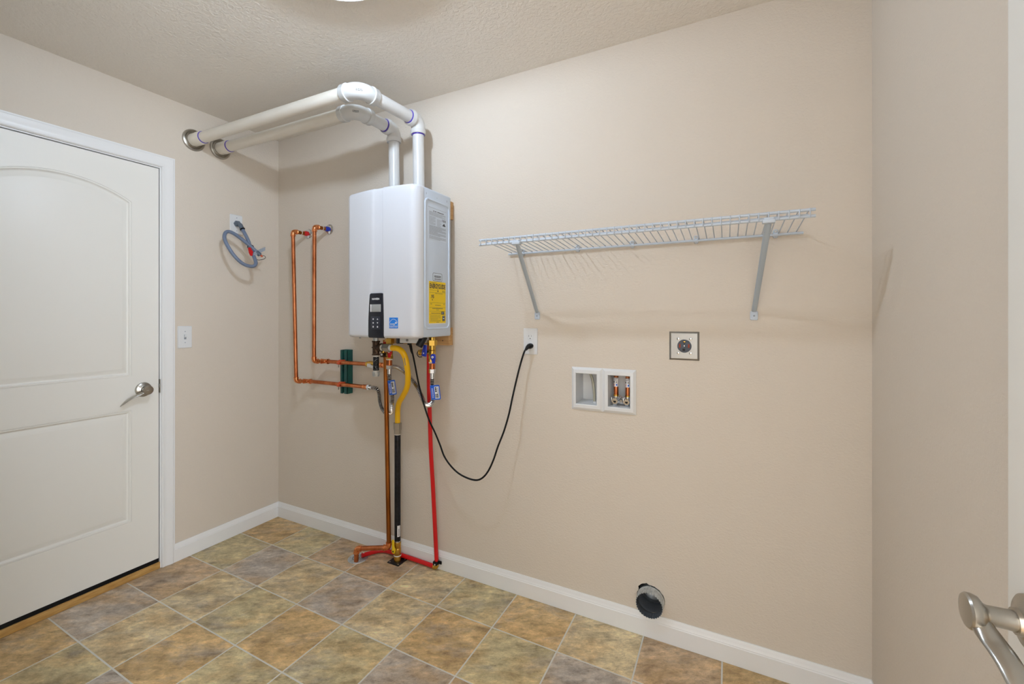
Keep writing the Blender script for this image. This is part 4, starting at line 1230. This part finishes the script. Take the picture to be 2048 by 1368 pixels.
# dryer receptacle
dx, dz = 2.4360, 1.1822
dr = thing('dryer_outlet', 'square stainless plate with round dark dryer socket under shelf', 'outlet', (dx, 0, dz))
def dplate(bm):
    x0, x1, z0, z1 = 2.3805, 2.4890, 1.1265, 1.2385
    lv = [(0, 0), (0.0012, 0), (0.0060, 0.006), (0.0064, 0.0075)]
    rg = [[bm.verts.new((x, -h, z)) for x, z in ((x0+i, z0+i), (x1-i, z0+i), (x1-i, z1-i), (x0+i, z1-i))] for h, i in lv]
    for A, B in zip(rg, rg[1:]):
        for i in range(4):
            bm.faces.new((A[i], A[(i+1) % 4], B[(i+1) % 4], B[i]))
    bm.faces.new(rg[-1]); bm.faces.new(rg[0])
dpl = part('cover_plate', 'steel', dr, dplate, smooth=0)
for sx in (-1, 1):
    for sz in (-1, 1):
        c = Vector((dx+sx*0.0222, -0.0062, dz+sz*0.0280))
        s_ = part('plate_screw', 'steel2', dr, lathe, [(0.0056, 0), (0.0048, 0.0012), (0.0030, 0.0018), (0, 0.002)], c, -Y, 14)
        part('screw_slot', 'ink', s_, box, (c.x-0.0032, c.y-0.0022, c.z-0.0005), (c.x+0.0032, c.y-0.0016, c.z+0.0005))
fc = part('socket_face', 'socket', dr, lathe, [(0.0258, 0), (0.0256, 0.0040), (0.0245, 0.0050), (0, 0.0050)], (dx, -0.0050, dz), -Y, 40)
SY = -0.0100
part('ground_hole', 'black', fc, cyl, (dx, SY, dz+0.0155), (dx, SY-0.0003, dz+0.0155), 0.0052, 18)
part('ground_contact', 'brass', fc, box, (dx-0.0034, SY-0.0005, dz+0.0150), (dx+0.0034, SY, dz+0.0192), 0.0003)
part('hot_slot', 'rust', fc, box, (dx-0.0190, SY-0.0004, dz-0.0065), (dx-0.0130, SY, dz+0.0080))
part('hot_slot', 'rust', fc, box, (dx+0.0130, SY-0.0004, dz-0.0065), (dx+0.0190, SY, dz+0.0080))
multi('neutral_slot', 'black', fc, [(box, (dx-0.0064, SY-0.0004, dz-0.0190), (dx+0.0030, SY, dz-0.0095))])
multi('centre_screw', 'black', fc, [(cyl, (dx, SY, dz+0.001), (dx, SY-0.0006, dz+0.001), 0.0038, 14)])
part('screw_glint', 'steel2', fc, cyl, (dx, SY, dz+0.001), (dx, SY-0.0010, dz+0.001), 0.0018, 10)
# light switch on the left wall
sw = thing('light_switch', 'white toggle light switch beside the closed door casing', 'switch', (0, -0.565, 1.187))
part('cover_plate', 'plate', sw, prism, rrect(-0.600, 1.1275, -0.530, 1.2465, 0.003, 2), (0, 0, 0), Y, Z, X, 0.006, 0.003)
part('toggle_slot', 'inkgrey', sw, box, (0.0055, -0.5705, 1.175), (0.0064, -0.5595, 1.200))
part('toggle', 'plate', sw, box, (0.004, -0.5690, 1.184), (0.018, -0.5610, 1.197), 0.0015, 2, Matrix.Translation((0.006, 0, 1.187)) @ Matrix.Rotation(-0.35, 4, 'Y') @ Matrix.Translation((-0.006, 0, -1.187)))
for zz in (1.217, 1.157):
    part('plate_screw', 'inkgrey', sw, cyl, (0.0055, -0.565, zz), (0.0067, -0.565, zz), 0.0026, 10)

# ---- electrical whip on the left wall
wp = thing('blank_plate', 'white wall plate with grey cable connector on the left wall', 'outlet', (0, -0.2825, 1.846))
part('cover_plate', 'plate', wp, prism, rrect(-0.3200, 1.7900, -0.2454, 1.9030, 0.003, 2), (0, 0, 0), Y, Z, X, 0.006, 0.003)
for zz in (1.885, 1.808):
    part('plate_screw', 'inkgrey', wp, cyl, (0.0055, -0.2815, zz), (0.0068, -0.2815, zz), 0.0028, 10)
wh = thing('cable_whip', 'coiled grey flexible conduit hanging from the white wall plate', 'cable', (0.006, -0.2825, 1.849))
multi('wall_connector', 'conduitd', wh, [(hexnut, (0.006, -0.2825, 1.850), (0.024, -0.2850, 1.848), 0.0185), (cyl, (0.022, -0.2850, 1.848), (0.036, -0.2860, 1.842), 0.0135, 14), (tube, fillet([(0.030, -0.2860, 1.846), (0.048, -0.2860, 1.838), (0.064, -0.2835, 1.812)], 0.015, 5), 0.0120, 14)])
multi('compression_ring', 'black', wh, [(lathe, [(0.0105, 0), (0.0140, 0.001), (0.0140, 0.006), (0.0105, 0.007)], (0.0625, -0.2838, 1.8155), (0.018, 0.006, -0.032), 14)])
loop_pts = [(0.066, -.283, 1.808), (0.076, -.279, 1.790), (0.090, -.273, 1.762), (0.1, -.268, 1.737), (0.106, -.263, 1.710), (0.113, -.256, 1.685), (0.125, -.254, 1.655), (0.140, -.2545, 1.630), (0.150, -.257, 1.606), (0.151, -.275, 1.590), (0.148, -.310, 1.591), (0.14, -.343, 1.608), (0.13, -.374, 1.642), (0.115, -.399, 1.69), (0.1, -.409, 1.732), (0.092, -.402, 1.764), (0.090, -.384, 1.779), (0.092, -.356, 1.774), (0.098, -.318, 1.752), (0.108, -.285, 1.726), (0.116, -.262, 1.706), (0.126, -.240, 1.683), (0.130, -.228, 1.671)]
part('conduit', 'conduit', wh, tube, spline(loop_pts, 0.007), 0.0098, 14)
multi('free_end', 'conduitd', wh, [(cyl, (0.1265, -.240, 1.683), (0.134, -.219, 1.662), 0.0125, 14, None, 0.002)])
part('cable_tie', 'black', wh, tube, [(0.1115+0.0165*math.cos(a)*0.55, -.2640+0.0165*math.cos(a)*0.75, 1.7060+0.0125*math.sin(a)) for a in [2*PI*k/20 for k in range(21)]], 0.0028, 8)
part('red_clip', 'red', wh, prism, [(0, .022), (.012, .028), (.030, .006), (.026, -.006), (.034, -.018), (.014, -.020), (.006, -.006)], (0.118, -.286, 1.676), Vector((0.1, 1, -0.15)).normalized(), Z, Vector((1, -0.1, 0)).normalized(), 0.008, 0.002, label='red plastic clip')
part('foil_tape', 'inkgrey', wh, prism, [(0, -.022), (.012, -.012), (.070, .026), (.070, .046), (.058, .040), (.004, .008)], (0.132, -.262, 1.668), Vector((0.15, 1, 0)).normalized(), Z, X, 0.001, label='grey tape flag')
multi('wire_end', 'orange', wh, [(tube, [(0.134, -.221, 1.664), (0.139, -.207, 1.655)], [0.0060, 0.0050], 10)])
part('bare_wire', 'rubber', wh, tube, spline([(0.136, -.214, 1.660), (0.146, -.200, 1.660), (0.150, -.196, 1.650), (0.148, -.206, 1.640), (0.140, -.230, 1.632), (0.132, -.250, 1.636), (0.126, -.262, 1.648)], 0.004), 0.0016, 6)

# ================================================================ WIRE SHELF
SX0, SX1, SZ, SYF = 1.684, 2.812, 1.611, -0.305
sh = thing('wire_shelf', 'white coated wire shelf on two slanted struts', 'shelf', (2.25, 0, 1.59))
part('rear_rod', 'shelf', sh, tube, [(1.674, -0.0125, 1.5905), (2.819, -0.0125, 1.5905)], 0.0045, 12)
part('front_rod', 'shelf', sh, tube, [(SX0, SYF, SZ), (SX1, SYF, SZ)], 0.0047, 12, label='upper front rod')
part('front_rod', 'shelf', sh, tube, [(SX0, SYF, SZ-0.0190), (SX1, SYF, SZ-0.0190)], 0.0047, 12, label='lower front rod')
part('middle_rod', 'shelf', sh, tube, [(SX0+0.008, SYF+0.040, SZ-0.0075), (SX1-0.012, SYF+0.040, SZ-0.0075)], 0.0038, 10)
NW = 44
wire_me = None
for k in range(NW):
    x = 1.6915+k*(2.7985-1.6915)/(NW-1)
    if wire_me is None:
        bm = bmesh.new()
        pth = fillet([(0, -0.0125+0.0, 1.5965), (0, -0.030, 1.5972), (0, SYF-0.0058, SZ+0.0045), (0, SYF-0.0058, SZ-0.0245)], [0.01, 0.006], 4)
        tube(bm, pth, 0.0017, 7)
        bmesh.ops.translate(bm, verts=bm.verts, vec=Vector((0, 0, -1.59)))
        bmesh.ops.recalc_face_normals(bm, faces=bm.faces)
        wire_me = bpy.data.meshes.new('deck_wire'); bm.to_mesh(wire_me); bm.free()
        wire_me.materials.append(M['shelf'])
        wire_me.polygons.foreach_set('use_smooth', [True]*len(wire_me.polygons))
    o = bpy.data.objects.new('deck_wire', wire_me); COL.objects.link(o)
    o.parent = sh; o.location = (x-2.25, 0, 0)
for x in (1.7455, 2.0075, 2.2385, 2.478, 2.737):
    def clip(bm):
        prism(bm, rrect(x-0.008, 1.580, x+0.008, 1.610, 0.006), (0, 0, 0), X, Z, -Y, 0.013, 0.002)
        cyl(bm, (x-0.007, -0.0125, 1.5905), (x+0.007, -0.0125, 1.5905), 0.0078, 14)
    c_ = part('wall_clip', 'shelf', sh, clip)
    part('clip_screw', 'steel', c_, lathe, [(0.0052, 0), (0.0046, 0.0012), (0.002, 0.0014), (0, 0.001)], (x, -0.0128, 1.6025), -Y, 12)
for (xb, xt) in ((1.8160, 1.8515), (2.6709, 2.6960)):
    a = Vector((xb, -0.008, 1.3180)); b = Vector((xt, -0.3000, 1.5870))
    d = (b-a).normalized()
    st = part('support_strut', 'shelfd', sh, tube, [a, a+d*0.02, a+(b-a)*0.5, b-d*0.05, b-d*0.012, b], [0.0080, 0.0085, 0.0088, 0.0096, 0.0088, 0.0070], 12, True, (1.0, 0.62), X)
    part('strut_foot', 'shelf', st, prism, rrect(xb-0.0125, 1.2845, xb+0.0125, 1.3180, 0.005)[:], (0, 0, 0), X, Z, -Y, 0.006, 0.0015)
    part('foot_pad', 'shelf', st, prism, rrect(xb-0.0075, 1.2900, xb+0.0075, 1.3120, 0.002), (0, -0.0055, 0), X, Z, -Y, 0.0022, 0.0006)
    part('foot_screw', 'inkgrey', st, cyl, (xb, -0.0075, 1.3005), (xb, -0.0090, 1.3005), 0.0034, 10)
    multi('strut_hook', 'shelf', st, [(box, (xt-0.017, SYF-0.010, SZ-0.030), (xt+0.017, SYF+0.012, SZ-0.0175), 0.003), (box, (xt-0.013, SYF-0.0075, SZ-0.020), (xt+0.013, SYF+0.006, SZ-0.0120), 0.002)])

# ================================================================ WASHER BOX
wb = thing('washer_box', 'white twin recessed washing machine water box below dryer socket', 'outlet box', (2.116, 0, 0.984))
BX0, BX1, BZ0, BZ1, BM_ = 1.9794, 2.2531, 0.8910, 1.0770, 2.1150
OPL = (2.000, 2.0915, 0.918, 1.0505); OPR = (2.1395, 2.2300, 0.918, 1.0505)
def wframe(bm, o, i):
    """one half of the frame: bevelled surround from outer rectangle o to opening i"""
    def rect(r, ins, y):
        return [bm.verts.new((x, y, z)) for x, z in ((r[0]+ins, r[2]+ins), (r[1]-ins, r[2]+ins), (r[1]-ins, r[3]-ins), (r[0]+ins, r[3]-ins))]
    R_ = [rect(o, 0, 0), rect(o, 0, -0.0025), rect(o, 0.0105, -0.0105), rect(i, -0.003, -0.0120), rect(i, 0, -0.0105), rect(i, 0.001, 0.010)]
    for A, B in zip(R_, R_[1:]):
        for k in range(4):
            bm.faces.new((A[k], A[(k+1) % 4], B[(k+1) % 4], B[k]))
for (o, i, l) in (((BX0, BM_, BZ0, BZ1), OPL, 'left'), ((BM_, BX1, BZ0, BZ1), OPR, 'right')):
    part('frame', 'plate', wb, wframe, o, i, smooth=20)
    def well(bm):
        x0, x1, z0, z1 = i
        e = 0.001
        F = [bm.verts.new((x, -0.008, z)) for x, z in ((x0+e, z0+e), (x1-e, z0+e), (x1-e, z1-e), (x0+e, z1-e))]
        Bk = [bm.verts.new((x, 0.088, z)) for x, z in ((x0+.004, z0+.004), (x1-.004, z0+.004), (x1-.004, z1-.004), (x0+.004, z1-.004))]
        for k in range(4):
            bm.faces.new((F[k], F[(k+1) % 4], Bk[(k+1) % 4], Bk[k]))
        bm.faces.new(Bk)
    part('recess', 'plate', wb, well, smooth=0)
part('drain_tube', 'tube', wb, tube, spline([(2.049, 0.040, 1.050), (2.058, 0.036, 1.030), (2.066, 0.032, 1.000), (2.070, 0.030, 0.965), (2.071, 0.030, 0.919)], 0.006), 0.0058, 12, label='grey plastic tube in the left recess')
part('tube_base', 'plate', wb, cyl, (2.074, 0.030, 0.919), (2.074, 0.030, 0.927), 0.0090, 14)
for n_, xc in enumerate((2.1655, 2.2140)):
    yc = 0.026
    ar = part('hammer_arrestor', 'copper', wb, lathe, [(0, 0.9625), (0.0092, 0.9625), (0.0098, 0.966), (0.0098, 1.044), (0.0078, 1.047), (0.0078, 1.0502), (0, 1.0502)], (xc, yc, 0), Z, 22)
    part('arrestor_label', 'paper', ar, curved_label, (xc, yc), 0.0100, 1.000, 1.0385, math.radians(-175), math.radians(-5), 12)
    def alp(bm):
        for (a0, a1, z0, h) in ((-150, -40, 1.0345, .0028), (-140, -60, 1.0275, .0022), (-145, -115, 1.0160, .0080), (-85, -60, 1.0175, .0040)):
            curved_label(bm, (xc, yc), 0.0102, z0, z0+h, math.radians(a0), math.radians(a1), 5)
    part('label_print', 'ink', ar, alp, smooth=0)
    def alr(bm):
        for k in range(3):
            curved_label(bm, (xc, yc), 0.0102, 1.0035+k*.0032, 1.0052+k*.0032, math.radians(-145), math.radians(-112), 4)
    part('label_print', 'red', ar, alr, smooth=0)
    def alb(bm):
        curved_label(bm, (xc, yc), 0.0102, 1.0040, 1.0115, math.radians(-80), math.radians(-50), 4)
    part('label_print', 'bluetag', ar, alb, smooth=0)
    vb = multi('shutoff_valve', 'steel2', wb, [(cyl, (xc, yc, 0.9605), (xc, yc, 0.930), 0.0108, 16, None, 0.002), (cyl, (xc, yc, 0.9455), (xc, yc-0.022, 0.9420), 0.0118, 16, None, 0.002), (cyl, (xc, yc-0.020, 0.9425), (xc, yc-0.028, 0.9410), 0.0140, 6, None, 0.001), (cyl, (xc, yc, 0.934), (xc, yc-0.016, 0.922), 0.0085, 14), (box, (xc-0.016, yc-0.024, 0.937), (xc-0.0125, yc-0.002, 0.956), 0.001)])
    part('valve_mouth', 'black', vb, cyl, (xc, yc-0.0279, 0.9410), (xc, yc-0.0284, 0.9410), 0.0058, 14)
    part('brass_collar', 'brass', vb, cyl, (xc, yc, 0.959), (xc, yc, 0.9655), 0.0108, 16)
def vlink(bm):
    tube(bm, [(2.1655, 0.018, 0.936), (2.190, 0.012, 0.934), (2.214, 0.018, 0.936)], 0.0050, 10)
    tube(bm, [(2.177, 0.020, 0.945), (2.186, 0.008, 0.962)], [0.006, 0.0075], 10)
    tube(bm, [(2.203, 0.020, 0.945), (2.197, 0.008, 0.957)], [0.006, 0.0075], 10)
    cyl(bm, (2.190, 0.012, 0.934), (2.190, 0.006, 0.950), 0.007, 12)
part('valve_lever', 'steel2', wb, vlink, label='bright metal lever linking the two valves')

# ================================================================ DRYER DUCT
dv = thing('dryer_duct', 'crimped galvanised duct end sticking out above the baseboard', 'duct', (2.310, 0, 0.150))
def duct(bm):
    o = Vector((2.3100, 0.098, 0.1540)); ax = Vector((0, -1, -0.035)).normalized()
    u, v = Vector((1, 0, 0)), ax.cross(Vector((1, 0, 0))).normalized()
    n = 128
    secs = [(0.0, 0.0515, 0), (0.085, 0.0515, 0), (0.098, 0.0518, 0), (0.100, 0.0532, 0), (0.104, 0.0532, 0), (0.106, 0.0518, 0), (0.112, 0.0515, 0.0004), (0.118, 0.0512, 0.0014), (0.143, 0.0505, 0.0017)]
    rings = []
    for (h, r, am) in secs:
        rings.append([bm.verts.new(o+ax*h+(u*math.cos(2*PI*k/n)+v*math.sin(2*PI*k/n))*(r+am*math.cos(2*PI*k/n*32))) for k in range(n)])
    inn = []
    for (h, r, am) in reversed(secs):
        inn.append([bm.verts.new(o+ax*h+(u*math.cos(2*PI*k/n)+v*math.sin(2*PI*k/n))*(r-0.0008+am*math.cos(2*PI*k/n*32))) for k in range(n)])
    allr = rings+inn
    for q, (A, B) in enumerate(zip(allr, allr[1:])):
        for k in range(n):
            f = bm.faces.new((A[k], A[(k+1) % n], B[(k+1) % n], B[k]))
            f.material_index = 0 if q < len(rings) else 1
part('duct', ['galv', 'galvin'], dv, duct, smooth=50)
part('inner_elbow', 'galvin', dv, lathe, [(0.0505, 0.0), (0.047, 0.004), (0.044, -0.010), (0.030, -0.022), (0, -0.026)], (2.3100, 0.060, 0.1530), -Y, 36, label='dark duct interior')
part('foil_seam', 'galv', dv, box, (2.3085, -0.040, 0.2040), (2.3115, 0.0, 0.2062), 0.0004)
